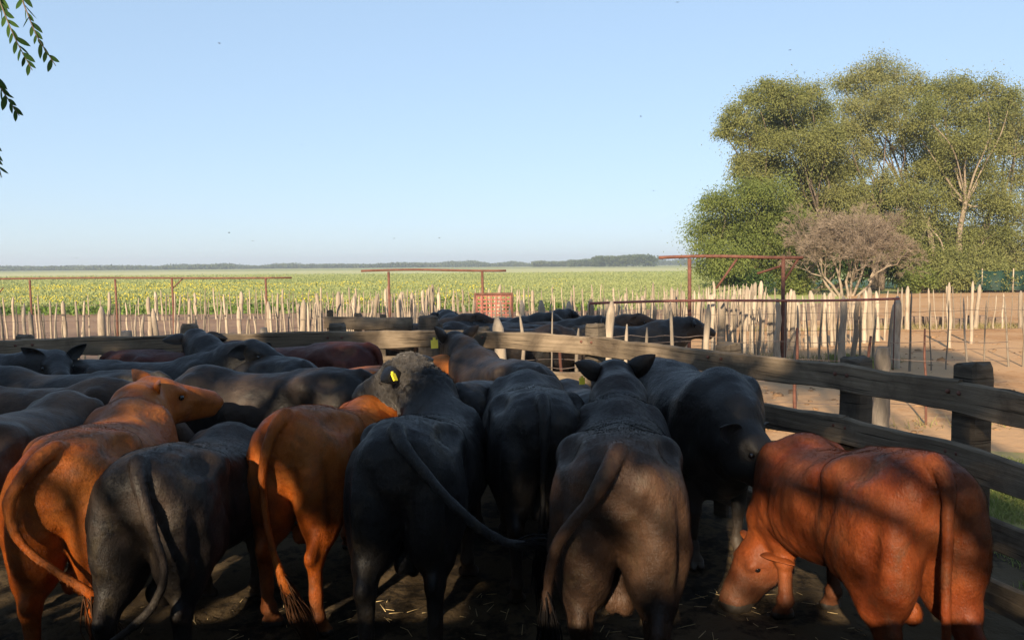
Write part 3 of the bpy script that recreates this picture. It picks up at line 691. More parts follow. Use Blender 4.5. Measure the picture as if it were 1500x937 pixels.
woods('distant_grove', 'rounded bluish clump of far-off trees left of the rusty frame', [(872,965,620,10.5,30),(835,885,700,7,30),(780,850,760,6,30)], 9, 1.5, 90000)
# ---------------------------------------------------------------- corral of weathered boards
RING = [(-6.9,5.3),(-6.1,6.8),(-4.9,7.85),(-3.45,8.32),(-1.9,8.40),(-.36,8.32),(.75,7.72),(1.66,6.30),(2.26,5.30),(2.60,4.55),(2.78,3.75),(2.86,2.6),(2.70,1.5),(2.0,1.10),(.7,1.02),(-.7,1.02),(-2.2,1.05),(-3.6,1.1),(-5.0,1.3),(-6.3,2.3),(-6.95,3.7)]
def board(a, b, z0, z1, th, seed, wood, sag=0.):
    """plank from a to b (x, y), uneven edges, worn ends"""
    rng = np.random.default_rng(seed); a = np.array(a, float); b = np.array(b, float); L = np.linalg.norm(b-a); t = (b-a)/L; n = np.array([-t[1], t[0]])
    N = max(6, int(L/.09)); v = []
    for i in range(N+1):
        u = i/N; q = a+t*L*u; up = z0+(z1-z0)*u; s = -sag*4*u*(1-u)
        w = .090+.005*math.sin(i*.7+seed)+rng.uniform(-.003,.003); o = .004*math.sin(i*.5+seed*2)
        hh = th/2
        prof = [(-hh,-w+.006),(-hh+.008,-w),(hh-.008,-w),(hh,-w+.008),(hh,0),(hh,w-.012),(hh-.012,w),(0,w+.004),(-hh+.012,w),(-hh,w-.010),(-hh,0)]
        for (dn, dz) in prof:
            p = q+n*(dn+rng.uniform(-.0015,.0015)); v.append((p[0], p[1], up+s+dz+o+rng.uniform(-.002,.002)))
    K = 11; f = []
    for i in range(N):
        for j in range(K): f.append((i*K+j, i*K+(j+1) % K, (i+1)*K+(j+1) % K, (i+1)*K+j))
    v = np.array(v); base = len(v); v = np.concatenate([v, [v[:K].mean(0)], [v[-K:].mean(0)]])
    tri = [((j+1) % K, j, base) for j in range(K)]+[(N*K+j, N*K+(j+1) % K, base+1) for j in range(K)]
    return np.array(v), [np.array(f), np.array(tri)]
def post_mesh(x, y, w, h, seed, rz=0, round_=False):
    rng = np.random.default_rng(seed); K = 12; v = []
    zs = [-.3, 0, h*.25, h*.5, h*.75, h*.93, h*.985, h]
    for i, z in enumerate(zs):
        s = 1 if i < 6 else (.96 if i == 6 else .80); ex, ey = rng.uniform(-.006,.006,2)
        for j in range(K):
            a = 2*math.pi*j/K+rz; c, d = math.cos(a-rz), math.sin(a-rz); pw = 1 if round_ else .45
            px = math.copysign(abs(c)**pw, c)*w/2*s; py = math.copysign(abs(d)**pw, d)*w/2*s
            v.append((x+ex+px*math.cos(rz)-py*math.sin(rz)+rng.uniform(-.004,.004), y+ey+px*math.sin(rz)+py*math.cos(rz)+rng.uniform(-.004,.004), z+(rng.uniform(-.02,.012) if i > 5 else 0)))
    f = [(i*K+j, i*K+(j+1) % K, (i+1)*K+(j+1) % K, (i+1)*K+j) for i in range(len(zs)-1) for j in range(K)]
    b = len(v); v.append((x, y, h+.004)); tri = [((len(zs)-1)*K+j, (len(zs)-1)*K+(j+1) % K, b) for j in range(K)]
    return np.array(v), [np.array(f), np.array(tri)]
def corral():
    root = empty('corral_fence', (0, 0, 0)); n = len(RING); k = 0
    for i in range(n):
        a = np.array(RING[i]); b = np.array(RING[(i+1) % n]); t = (b-a)/np.linalg.norm(b-a); out = np.array([-t[1], t[0]]) if np.cross(t, np.array([-2.,4.5])-a) < 0 else np.array([t[1], -t[0]])
        near = a[1] < 2.0 and b[1] < 2.0
        rz = math.atan2(t[1], t[0])
        prev = np.array(RING[i-1]); tt = b-prev; tt = tt/np.linalg.norm(tt); o2 = np.array([-tt[1], tt[0]]); 
        if o2@(np.array([-2.,4.5])-a) > 0: o2 = -o2
        hgt = 1.47+.04*math.sin(i*2.3)
        v, f = post_mesh(*(a+o2*.115), .175, hgt, 100+i, math.atan2(tt[1], tt[0])); link('post', np_mesh('post', v, f, M['wood_post'], smooth=False), root)
        tops = [1.31, .955, .60, .25] if not near else [1.48, 1.285, 1.09, .895, .70, .50, .30, .11]
        for r, z in enumerate(tops):
            k += 1; e = .02
            v, f = board(a-t*e, b+t*e, z+.012*math.sin(i*1.7+r), z+.012*math.sin((i+1)*1.7+r), .045 if r != 1 else .065, k, None, .012*(r == 1))
            ro = link('rail', np_mesh('rail', v, f, M['wood_rail'], smooth=False), root)
            if not near and r < 3:
                for u in (.05, .95):
                    c = a+(b-a)*u-out*.026; sv, sf = uvball(8, 6); sv = sv*np.array([.014,.014,.014])+np.array([c[0], c[1], z+.03]); link('bolt', np_mesh('bolt', sv, fix_tris(sf), M['rust']), ro)
    tag(root, 'weathered grey board fence curving round the pen of bulls', 'fence')
corral()
# ---------------------------------------------------------------- stick and wire fences beyond
def stick_mesh(h, r, seed, bendy=.03, pointed=True, sides=7):
    rng = np.random.default_rng(seed); pts = [(rng.normal()*bendy*h*.6*(t > 0), rng.normal()*bendy*h*.4*(t > 0), -.2+(h+.2)*t) for t in np.linspace(0,1,5)]
    pts = bez(pts, 3); rr = np.interp(np.linspace(0,1,len(pts)), [0,.5,.93,1], [r*1.15, r, r*.85, r*(.3 if pointed else .7)])
    rr = rr*(1+rng.uniform(-.1,.1,len(rr))); v, f = tube(pts, rr, sides); return v, fix_tris(f)
STICKS = [np_mesh('stick', *stick_mesh(1.3, .013+.004*(i % 3), 300+i, .008+.010*(i % 2)), M['stick' if i % 3 else 'stick_mid']) for i in range(9)]
THICK = [np_mesh('post', *stick_mesh(1.35, .038+.010*(i % 3), 400+i, .014, sides=9), M['stick']) for i in range(5)]
GREYP = [np_mesh('post', *stick_mesh(1.3, .065+.01*i, 450+i, .015, False, 8), M['stick_grey']) for i in range(3)]
STEEL = [np_mesh('stake', *stick_mesh(1.25, .016, 470+i, .006, False, 6), M['rust']) for i in range(2)]
def stick_fence(name, label, a, b, spacing, h, thick_every, seed, thin='stick', wires=(.35,.7,1.05), jit=.5, thickset=None, gaps=(), thinset=None):
    rng = random.Random(seed); a = np.array(a, float); b = np.array(b, float); L = np.linalg.norm(b-a); t = (b-a)/L
    root = empty(name, (a[0], a[1], 0)); s = 0.; i = 0
    while s < L:
        q = t*s+np.array([-t[1], t[0]])*rng.uniform(-.05,.05)
        if not any(g0 < s < g1 for g0, g1 in gaps):
            th = thick_every and i % thick_every == 0
            me = rng.choice(thickset or THICK) if th else rng.choice(thinset or STICKS)
            o = link('post' if th else thin, me, root, (q[0], q[1], 0), rng.uniform(0,6.28)); sc = h/1.3*rng.uniform(.86,1.10)
            w = rng.uniform(.9,1.75); o.scale = (w, w, sc); o.rotation_euler[0] = rng.gauss(0,.035); o.rotation_euler[1] = rng.gauss(0,.045)
        s += spacing*rng.uniform(1-jit, 1+jit); i += 1
    ws = [tube([(t[0]*L*u, t[1]*L*u, z*h/1.3+.012*math.sin(u*40+z*9)) for u in np.linspace(0,1,40)], [.004]*40, 4) for z in wires]
    v, f = join(ws); link('wire', np_mesh('wire', v, fix_tris(f), M['wire']), root)
    tag(root, label, 'fence', 'stick fences beyond the pen'); return root
stick_fence('stick_fence', 'nearest line of pale uneven sticks, running from the left edge to the stout pale post', (gx(-60,15.6),15.6), (gx(1318,16.3),16.3), .19, 1.30, 7, 31)
stick_fence('stick_fence', 'second line of pale sticks crossing the whole view behind the nearest line', (gx(-40,23.5),23.5), (gx(1560,24.5),24.5), .27, 1.22, 5, 32)
stick_fence('stick_fence', 'farthest line of thin sticks along the edge of the crop', (gx(230,31.5),31.5), (gx(1130,33),33), .26, 1.2, 6, 33)
stick_fence('stick_fence', 'line of sticks running away from us right of the lattice panel', (gx(762,13.6),13.6), (gx(1120,29),29), .20, 1.30, 5, 34)
stick_fence('stick_fence', 'close-set stout pale sticks right of the black herd', (gx(1048,17.4),17.4), (gx(1300,21),21), .17, 1.28, 2, 35)
stick_fence('stick_fence', 'sparse thin sticks crossing the bare orange yard at the right', (gx(1335,15.0),15.0), (gx(1640,16.0),16.0), .42, 1.42, 0, 36, jit=.45)
stick_fence('stick_fence', 'line of sticks slanting back from the left side of the dark paddock', (gx(395,17),17), (gx(640,30),30), .30, 1.28, 4, 37)
stick_fence('stick_fence', 'tall thin pale sticks just beyond the middle of the board fence, before the black herd', (gx(735,9.9),9.9), (gx(1062,9.5),9.5), .30, 1.50, 4, 40, jit=.4)
stick_fence('stake_fence', 'thin rusty stakes strung with wire just outside the board fence', (gx(700,10.4),10.4), (gx(1480,9.9),9.9), 1.05, 1.22, 0, 38, 'stake', (.3,.6,.9,1.15), .35, thinset=STEEL)
stick_fence('post_fence', 'squat grey posts and wire behind the left part of the board fence', (gx(-60,10.8),10.8), (gx(470,11.4),11.4), 1.05, 1.30, 2, 39, jit=.3, thickset=GREYP)
for (px, y, h, w, lab) in [(1316,15.4,1.43,1.7,'stoutest pale post, at the end of the nearest stick line'),(1140,15.0,1.42,1.5,'stout pale post left of the bare shrub'),(1236,15.9,1.42,1.5,'pale pointed post under the bare shrub'),(1395,19.,1.60,1.2,'pointed pale post in the orange yard, leaning left'),
        (1425,20.,1.60,1.1,'pale straight post in the orange yard, right of the leaning one'),(808,13.6,1.30,1.4,'pale post behind the middle of the board fence'),(945,13.2,1.20,1.5,'pale thick post in front of the black herd'),(1295,9.6,1.10,1.4,'grey stake standing behind the board fence between its posts')]:
    me = THICK[int(px) % 5] if px != 1295 else GREYP[1]; o = link('fence_post', me, None, (gx(px,y), y, 0), px*.7); o.scale = (w, w, h/1.35); o.rotation_euler[1] = .05 if px == 1395 else .01
    tag(o, lab, 'post')
# ---------------------------------------------------------------- rusty pipe frames and gate
def pipe_frame(label, Y, px0, px1, ypx, posts, r=.024, braces=(), mat='rust'):
    z = gz(ypx, Y); root = empty('pipe_gantry', (gx((px0+px1)/2, Y), Y, 0)); cx = gx((px0+px1)/2, Y)
    pts = [(gx(px0+(px1-px0)*u, Y)-cx, .02*math.sin(u*7), z+.02*math.sin(u*5)) for u in np.linspace(0,1,14)]
    v, f = tube(pts, [r]*14, 9); link('crossbar', np_mesh('crossbar', v, fix_tris(f), M[mat]), root)
    for p in posts:
        x = gx(p, Y)-cx; v, f = tube([(x,0,-.3),(x+.01,0,z*.5),(x,0,z-.02)], [r*1.15]*3, 9); link('post', np_mesh('post', v, fix_tris(f), M[mat]), root)
    for (pa, za, pb, zb) in braces:
        v, f = tube([(gx(pa,Y)-cx,.03,za),(gx(pb,Y)-cx,.03,zb)], [r*.7]*2, 8); link('brace', np_mesh('brace', v, fix_tris(f), M[mat]), root)
    tag(root, label, 'pipe frame', 'rusty pipe frames standing over the pens'); return root
pipe_frame('long rusty pipe frame at the far left, on four posts', 21.0, -60, 428, 403, [45,170,253,390], .024, [(253,1.55,268,1.8),(-20,1.1,5,1.6)])
pipe_frame('rusty pipe frame on two posts in the middle, behind the grey wooden gate', 18.0, 530, 742, 395, [570,707], .026)
f3 = pipe_frame('tall rusty pipe frame on two posts before the left edge of the grove', 15.0, 965, 1176, 379, [1010,1147], .032, [(1050,1.62,1080,2.18),(1110,1.9,1147,2.05),(1147,1.7,1170,2.18)])
def pipe_gate():
    Y0, Y1 = 14.2, 15.2; a = np.array([gx(864,Y0), Y0]); b = np.array([gx(1318,Y1), Y1]); z = gz(443, 14.7); root = empty('pipe_gate', (a[0], a[1], 0)); d = b-a
    pts = [(d[0]*u, d[1]*u, z+.02*math.sin(u*6)) for u in np.linspace(0,1,16)]; v, f = tube(pts, [.024]*16, 8); link('top_rail', np_mesh('top_rail', v, fix_tris(f), M['rust_light']), root)
    for u in (.0,.28,.62,.985):
        v, f = tube([(d[0]*u, d[1]*u, -.2), (d[0]*u, d[1]*u, z)], [.011]*2, 6); link('upright', np_mesh('upright', v, fix_tris(f), M['rust']), root)
    tag(root, 'long faded red pipe rail running in front of the stick fence toward the bare shrub', 'rail')
pipe_gate()
def lattice():
    Y = 16.8; x0, x1, z0, z1 = gx(695,Y), gx(752,Y), .75, gz(430,Y); root = empty('lattice_panel', (x0, Y, 0)); W = x1-x0
    fr = [boxm((W/2,0,z1), (W,.04,.045)), boxm((W/2,0,z0), (W,.04,.045)), boxm((.02,.003,(z0+z1)/2-.2), (.045,.045,z1-z0+.36)), boxm((W-.02,.003,(z0+z1)/2-.2), (.045,.045,z1-z0+.36))]
    v, f = join(fr); link('frame', np_mesh('frame', v, f, M['rust'], smooth=False), root); bars = []
    for i in range(9):
        z = z0+(z1-z0)*(i+.5)/9; bars.append(boxm((W/2,.01,z), (W-.06,.012,.034)))
    for i in range(8): bars.append(boxm((W*(i+.5)/8,-.008,(z0+z1)/2), (.030,.012,z1-z0-.06)))
    v, f = join(bars); link('lattice', np_mesh('lattice', v, f, M['rust_light'], smooth=False), root)
    for x in (.02, W-.02):
        v, f = tube([(x,.03,-.2),(x,.03,.8)], [.03]*2, 7); link('leg', np_mesh('leg', v, fix_tris(f), M['rust']), root)
    tag(root, 'small square red lattice panel standing among the sticks', 'panel')
lattice()
def old_gate():
    Y = 11.6; x0 = gx(478,Y); W = gx(600,Y)-x0; root = empty('wooden_gate', (x0, Y, 0))
    for i, x in enumerate((0.03, .45, .82, W-.02)):
        v, f = post_mesh(x, .07, .10+.02*(i % 2), 1.45-.05*i+.03*(i == 2), 700+i, .1); link('post', np_mesh('post', v, f, M['wood_post'], smooth=False), root)
    for i, z in enumerate((1.27, .98, .70, .40)):
        v, f = board((-.04, 0), (W+.03, 0), z+.02*(i % 2), z-.03, .045, 720+i, None); link('rail', np_mesh('rail', v, f, M['wood_rail']), root)
    tag(root, 'old grey wooden gate of rough boards with a gap of light, behind the board fence', 'gate')
    o = empty('tree_stump', (gx(627,11.3), 11.3, 0)); v, f = post_mesh(0, 0, .30, 1.38, 740, .4, True); link('stump', np_mesh('stump', v, f, M['wood_post'], smooth=False), o)
    v, f = post_mesh(.13, .1, .16, 1.26, 741, .4, True); link('side_shoot', np_mesh('side_shoot', v, f, M['wood_post'], smooth=False), o)
    tag(o, 'thick grey stump post right of the old wooden gate', 'stump')
old_gate()
def trough():
    Y = 25.6; x0 = gx(1240,Y); x1 = gx(1600,Y); root = empty('brick_edging', (x0, Y, 0)); rng = random.Random(4); x = 0; parts = []
    while x < x1-x0:
        w = rng.uniform(.35,.9); h = rng.uniform(.22,.34)
        if rng.random() > .08:
            v, f = boxm((x+w/2, rng.uniform(-.04,.04), h/2), (w*.97, .3, h), rotm(rng.uniform(-.05,.05), 0)); link('block', np_mesh('block', v, f, M['brick'], smooth=False), root)
        x += w
    tag(root, 'low crumbling dark edging of blocks across the orange yard', 'edging')
trough()
# ---------------------------------------------------------------- the bulls
BM = lambda c, hair='hair_black', nose='nose': (M[c], M['hoof'], M[nose], M['eye'], M[hair])
def ear_tag(HR, q, mat, s=1., out=.13):
    O, R, fit = HR; c = O+R@V(-.02, q*(.10+out), -.075); D = R@V(0,0,-1)
    v, f = boxm((0,0,0), (.010,.062*s,.075*s)); 
    v2, f2 = boxm((0,0,.045*s), (.012,.022*s,.03*s)); v, f = join([(v, f), (v2, f2)])
    return 'ear_tag', np_mesh('ear_tag', fit(v@R.T+c), f, M[mat], smooth=False)
def bull(label, X, Y, heading, mats, scale=1., tags=(), group='bulls packed in the pen', name='bull', cat='bull', **kw):
    me, parts, H, HR = build_bull(name, mats, **kw)
    o = link(name, me, None, (X, Y, .015), R_(90+heading)); o.scale = (scale,)*3
    for n, m in parts: link(n, m, o)
    for (q, mt, s) in tags: n, m = ear_tag(HR, q, mt, s); link(n, m, o)
    return tag(o, label, cat, group)
red, orange, deep = BM('coat_red','hair_red','nose_red'), BM('coat_orange','hair_brown','nose_red'), BM('coat_deepred','hair_red')
black, dusty, brown, grey = BM('coat_black'), BM('coat_dusty'), BM('coat_brown','hair_brown'), BM('coat_grey')
HH = .0145
bull('orange bull at the front left, tail swung across its legs and head turned right', -2.13, 3.60, 13, orange, 1.0, h=.013, hair_n=90000, fat=.97, poll=(1.84,-.05,1.38), yaw=-62, pitch=12, seed=11, slope=-.06,
     tail=[(.03,0,1.27),(-.07,.06,1.22),(-.12,.155,1.06),(-.13,.12,.88),(-.14,-.03,.72),(-.13,-.16,.60),(-.11,-.20,.46)], legs=dict(hl=.05,hr=-.05), ears=[(60,35,10),(70,20,10)])
bull('dusty grey-black bull at the front, between the two orange bulls, tail curled under it', -1.72, 3.52, 2, dusty, .96, h=.013, hair_n=90000, fat=1.02, poll=(1.75,-.1,.80), yaw=-10, pitch=55, seed=12, slope=-.12,
     tail=[(.03,0,1.27),(-.08,-.05,1.18),(-.12,-.12,.98),(-.13,-.17,.78),(-.13,-.10,.60),(-.13,.06,.46),(-.13,.17,.38)], legs=dict(hl=-.05,hr=.06))
bull('orange bull seen square from behind, third in the front row, tail hanging straight', -1.25, 4.25, -9, orange, 1.02, h=.013, hair_n=90000, fat=.95, poll=(1.72,-.05,.75), yaw=0, pitch=60, seed=13, slope=-.15,
     tail=[(.03,0,1.27),(-.07,.03,1.20),(-.10,.08,1.0),(-.10,.08,.78),(-.11,.04,.58),(-.12,-.02,.40),(-.10,-.06,.30)], legs=dict(hl=.03,hr=-.04))
bull('black bull with curly grey poll and yellow tag, tail flicked right', -.57, 3.76, -4, BM('coat_black'), 1.03, h=.012, hair_n=110000, fat=.97, poll=(1.72,.30,1.55), yaw=70, pitch=24, seed=14, curly=1.0, slope=-.12,
     tail=[(.03,0,1.27),(-.08,-.06,1.20),(-.12,-.20,1.05),(-.12,-.34,.90),(-.10,-.46,.80),(-.08,-.58,.75),(-.08,-.68,.75)], legs=dict(hl=-.03,hr=.07), tags=[(1,'tag_yellow',.7)], ears=[(95,-12,20),(78,5,20)])
bull('black bull half hidden between the curly-headed and the brown-backed one', .18, 4.60, 3, black, 1.03, h=HH, poll=(1.72,0,.75), yaw=0, pitch=60, seed=15, fat=1.08, slope=-.07, hair_n=60000)
bull('black bull with a dusty brown rump nearest the middle, tail swept left, ears pricked', .45, 3.30, -8, BM('coat_rump'), 1.03, h=.012, hair_n=110000, fat=1.02, poll=(2.00,.03,1.44), yaw=14, pitch=2, seed=16, slope=-.06,
     tail=[(.03,0,1.27),(-.08,.05,1.19),(-.12,.12,1.08),(-.12,.20,.98),(-.11,.26,.86),(-.08,.29,.68),(-.07,.29,.55)], legs=dict(hl=.04,hr=-.04), tags=[(1,'tag_yellow',.6)], ears=[(62,25,10),(50,45,10)])
bull('black bull facing us with lowered head, beside the big red bull', 1.12, 6.62, -168, black, 1.02, h=HH, hair_n=60000, fat=1.0, poll=(1.74,-.02,1.02), yaw=30, pitch=36, roll=-10, seed=17, tail=None, ears=[(80,18,10),(80,10,10)], slope=.01)
bull('big red bull at the right against the fence, head hanging low', 1.77, 3.22, 2, red, 1.0, h=.012, hair_n=110000, fat=1.0, poll=(1.40,.28,.47), yaw=95, pitch=62, seed=18, slope=-.19,
     tail=[(.03,0,1.27),(-.07,.0,1.20),(-.10,.01,1.0),(-.10,.01,.75),(-.10,.0,.50),(-.09,-.01,.32)], legs=dict(fl=-.10,fr=.0,hl=.04,hr=-.03), ears=[(80,-20,20),(80,-10,20)])
bull('tan-brown bull at the left edge, beside the orange bull', -2.98, 3.85, 1, brown, 1.0, h=HH, poll=(1.75,0,.85), pitch=55, seed=19, fat=.97, slope=-.05)
bull('dark brown bull standing side-on behind the orange bull with the turned head', -4.35, 5.72, -86, brown, .95, h=HH, poll=(1.80,-.05,1.12), yaw=-20, pitch=35, seed=20, scrotum=False)
bull('black bull seen side-on behind the dusty grey-black one', -1.20, 6.30, 84, dusty, .98, h=HH, poll=(1.78,0,.92), pitch=45, seed=21, slope=-.02)
bull('grey-backed bull side-on at the left, behind the dark brown one', -2.90, 6.45, 87, grey, .96, h=HH, poll=(1.86,.1,1.36), yaw=25, pitch=20, seed=22, slope=-.01)
bull('black bull at the far left with pricked ears and a white tag', -6.0, 7.0, -84, black, .97, h=HH, poll=(1.86,.0,1.34), yaw=-60, pitch=15, seed=23, tags=[(-1,'tag_white',.7)], ears=[(60,35,0),(60,35,0)])
bull('long black back side-on near the far fence, its head raised among the others', -4.25, 7.30, -87, black, .95, h=HH, poll=(1.92,-.05,1.44), yaw=-25, pitch=16, seed=24, tags=[(1,'tag_yellow',.7)])
bull('red bull barely showing between the long black back and the far fence', -4.1, 7.93, -90, deep, .97, h=.018, poll=(1.75,0,.95), pitch=45, seed=25, scrotum=False)
bull('black bull behind the side-on one, shoulder to shoulder with the dark red bull', -1.82, 6.90, 52, black, .98, h=HH, poll=(1.84,0,1.45), yaw=-35, pitch=18, seed=26)
bull('dark red bull against the far fence left of the middle', -1.42, 7.85, 86, deep, 1.03, h=HH, poll=(1.8,.0,1.1), pitch=40, seed=27, slope=-.03)
bull('orange bull whose rump peeps out left of the curly poll', -1.60, 6.92, -48, orange, .90, h=HH, poll=(1.7,0,.9), pitch=50, seed=28)
bull('grey-brown bull by the far fence with raised ears and a long yellow tag', .24, 6.45, 27, dusty, .97, h=HH, poll=(1.84,.02,1.42), yaw=-8, pitch=8, seed=29, tags=[(1,'tag_yellow',1.2)], ears=[(50,50,0),(50,50,0)])
bull('low black bull sunk in shadow beyond the tail-flicking curly-headed one', -.42, 5.95, -30, black, .93, h=.018, poll=(1.72,0,.7), pitch=60, seed=31, slope=-.12)
bull('low black bull in deep shadow between the brown-backed one and the one facing us', .60, 5.35, 6, black, .93, h=.018, poll=(1.70,.0,.7), pitch=60, seed=32, slope=-.10, fat=.92)
# ---------------------------------------------------------------- herd in the next pen: copies of three animals
protos = []
for i, (c, kw) in enumerate([(black, dict(poll=(1.9,.05,1.36), yaw=10, pitch=20)), (dusty, dict(poll=(1.8,0,1.05), yaw=-15, pitch=45)), (brown, dict(poll=(1.9,-.1,1.38), yaw=-40, pitch=12))]):
    me, parts, H, HR = build_bull('cow', c, h=.022, seed=40+i, scrotum=False, **kw); protos.append((me, parts))
herd = [(0,800,12.6,-80,'black cow at the left end of the herd in the next pen'),(0,872,11.9,-92,'black cow side-on in the next pen, second from the left'),(1,770,11.6,75,'dusty cow facing left in the next pen, nearest the old wooden post'),
        (1,905,12.8,-100,'dusty cow at the back of the next pen'),(2,930,12.1,-85,'brownish cow in the middle of the next pen'),(0,1010,11.4,-86,'black cow with raised head at the right end of the herd'),
        (1,985,12.4,80,'dusty cow behind the one with raised head'),(0,735,13.2,20,'black cow farthest left in the next pen, rump toward us'),(0,840,13.4,-60,'black cow at the very back of the next pen'),(2,690,12.4,-70,'brownish cow left of the lattice panel'),(1,850,11.1,-95,'dusty cow nearest us in the next pen')]
for k, px, y, hd, lab in herd:
    me, parts = protos[k]; d = hd; cx = gx(px, y)
    ux, uy = -math.sin(R_(hd)), math.cos(R_(hd)); o = link('cow', me, None, (cx-.75-ux*.9, y+.3-uy*.9, 0), R_(90+hd)); o.scale = (.93,)*3
    for n, m in parts: link(n, m, o)
    tag(o, lab, 'cow', 'cattle in the next pen')
# ---------------------------------------------------------------- tree that shades the pen and hangs into the picture
def shade_tree(name, base, clumps, label, seed, nleaf, rb=.15):
    t = tree(name, base, clumps, [(0,0,(.3,.4,2.6)),(.2,0,(-.6,.8,3.0))], M['leaf_near'], M['bark'], seed, nleaf=nleaf, leaf=.16, droop=.4, spread=.42, rbase=rb)
    return tag(t, label, 'tree', 'trees shading the pen')
def toward(X, Y, Z, t): return (X+SD[0]*t, Y+SD[1]*t, Z+SD[2]*t)
def sprig(root, pts, nl, size, seed, r=.0035):
    rng = np.random.default_rng(seed); c = bez(pts, 8); v, f = tube(c, np.linspace(r, r*.35, len(c)), 5); parts = [(v, f)]
    link('twig', np_mesh('twig', v, fix_tris(f), M['bark']), root); LV = []; b = 0; FF = []
    for i in range(nl):
        t = .18+.80*i/nl; k = t*(len(c)-1); j = int(k); p = c[j]+(c[min(j+1,len(c)-1)]-c[j])*(k-j)
        T = c[min(j+1,len(c)-1)]-c[max(j-1,0)]; T /= np.linalg.norm(T); side = (-1)**i
        S = np.cross(T, V(0,1,0)); S /= np.linalg.norm(S); D = T*.55+S*side*rng.uniform(.35,.8)+V(0,rng.normal()*.35,-.55); D /= np.linalg.norm(D)
        N = np.cross(D, rng.normal(size=3)*.5+V(0,1,0)); N /= np.linalg.norm(N); W = np.cross(D, N); s = size*rng.uniform(.7,1.15)*(1-.3*abs(t-.5))
        n = 6
        for q in range(n+1):
            u = q/n; w = s*.165*math.sin(math.pi*min(1,.06+u*.94))**.8; m = p+D*(s*u)+W*(-.10*s*u*u)
            LV += [m+N*w, m-W*w*.25, m-N*w]
        for q in range(n):
            a = b+q*3; FF += [(a, a+1, a+4, a+3), (a+1, a+2, a+5, a+4)]
        b += 3*(n+1)
    link('leaf_spray', np_mesh('leaf_spray', np.array(LV), np.array(FF), M['leaf_near']), root)
def P3(px, py, Y): return V(gx(px, Y), Y, gz(py, Y))

BASE = {'a': (-6.3, -3.2, 0), 'b': (-2.2, -6.0, 0), 'c': (1.2, -6.2, 0)}
TARGETS = [  # what lies in the shade of the trees behind us: (tree, x, y, z, radius, metres back toward the sun)
 ('b',-.38,4.5,1.15,.58,9.5),('b',-.25,4.0,.75,.45,9.0),('b',.10,5.2,1.1,.65,9.8),('b',-.75,5.1,.8,.26,9.2),('b',-1.35,4.9,1.2,.32,9.9),('c',.45,4.6,1.1,.45,9.0),('c',.28,3.35,.95,.15,8.6),
 ('c',1.2,5.35,.95,.52,9.4),('c',2.35,5.2,1.2,.62,9.9),('c',2.65,4.4,1.1,.55,9.3),('c',2.05,5.9,1.2,.5,10.2),('c',2.8,3.7,1.0,.55,9.0),('c',1.7,6.4,1.2,.40,10.4),('c',1.0,5.8,1.2,.35,9.6),('c',1.35,4.75,1.05,.36,9.1),
 ('a',-2.75,5.6,1.1,.5,9.4),('a',-3.4,6.3,1.15,.55,9.8),('a',-4.3,6.8,1.2,.6,9.5),('a',-3.2,7.4,1.25,.55,10.),('a',-4.6,7.8,1.3,.55,10.2),('a',-3.4,8.3,1.35,.55,9.9),('b',-2.2,8.35,1.35,.45,10.3),('a',-5.4,7.2,1.3,.55,9.6),('a',-1.0,6.6,1.2,.34,9.9),('b',-1.9,7.2,1.3,.42,9.8),('b',-.55,8.3,1.35,.34,10.4),('b',.45,6.7,1.1,.34,10.0),
 ('b',-.62,3.8,1.05,.30,9.0),('a',-3.1,4.4,.9,.5,9.),('b',-.1,4.9,.1,.35,9.9),('c',1.35,4.4,.05,.28,9.5),('b',-.1,6.0,.05,.34,10.2)]
for key, seed, n, lab in (('a', 71, 17000, 'leafy tree at the left whose hanging sprigs show in the top left corner'), ('b', 72, 14000, 'leafy tree behind the photographer shading the middle of the pen'), ('c', 73, 14000, 'leafy tree behind the photographer shading the right of the pen')):
    bx, by, _ = BASE[key]; cl = []
    for (k, x, y, z, r, t) in TARGETS:
        if k == key: q = toward(x, y, z, t); cl.append((q[0]-bx, q[1]-by, q[2], r))
    root = shade_tree('shade_tree', BASE[key], cl, lab, seed, n, .07 if key == 'c' else .11)
    if key == 'a':
        rng = np.random.default_rng(9); b = V(bx, by, 0)
        pts = [V(0,0,2.4), V(1.6,2.2,3.7), V(3.0,4.3,4.1), P3(-40,-60,2.75)-b]
        v, f = tube(bez(pts, 8), np.linspace(.09, .012, 25), 8); link('limb', np_mesh('limb', v, fix_tris(f), M['bark']), root)
        e = P3(-40,-60,2.75)-b
        sprig(root, [e, P3(10,-30,2.7)-b, P3(24,12,2.65)-b, P3(42,60,2.6)-b, P3(64,104,2.6)-b], 26, .052, 1)
        sprig(root, [e, P3(40,-30,2.7)-b, P3(58,16,2.7)-b, P3(74,58,2.65)-b, P3(98,98,2.6)-b], 22, .054, 2)
        sprig(root, [e, P3(-30,60,2.6)-b, P3(0,100,2.5)-b, P3(18,130,2.5)-b, P3(42,168,2.5)-b], 24, .052, 3)
        sprig(root, [e, P3(-50,130,2.5)-b, P3(-14,190,2.5)-b, P3(2,215,2.5)-b, P3(12,256,2.5)-b], 22, .050, 4)
        sprig(root, [e, P3(-30,20,3.0)-b, P3(-5,50,3.0)-b, P3(2,88,3.0)-b], 12, .040, 5)
rr_ = random.Random(3)
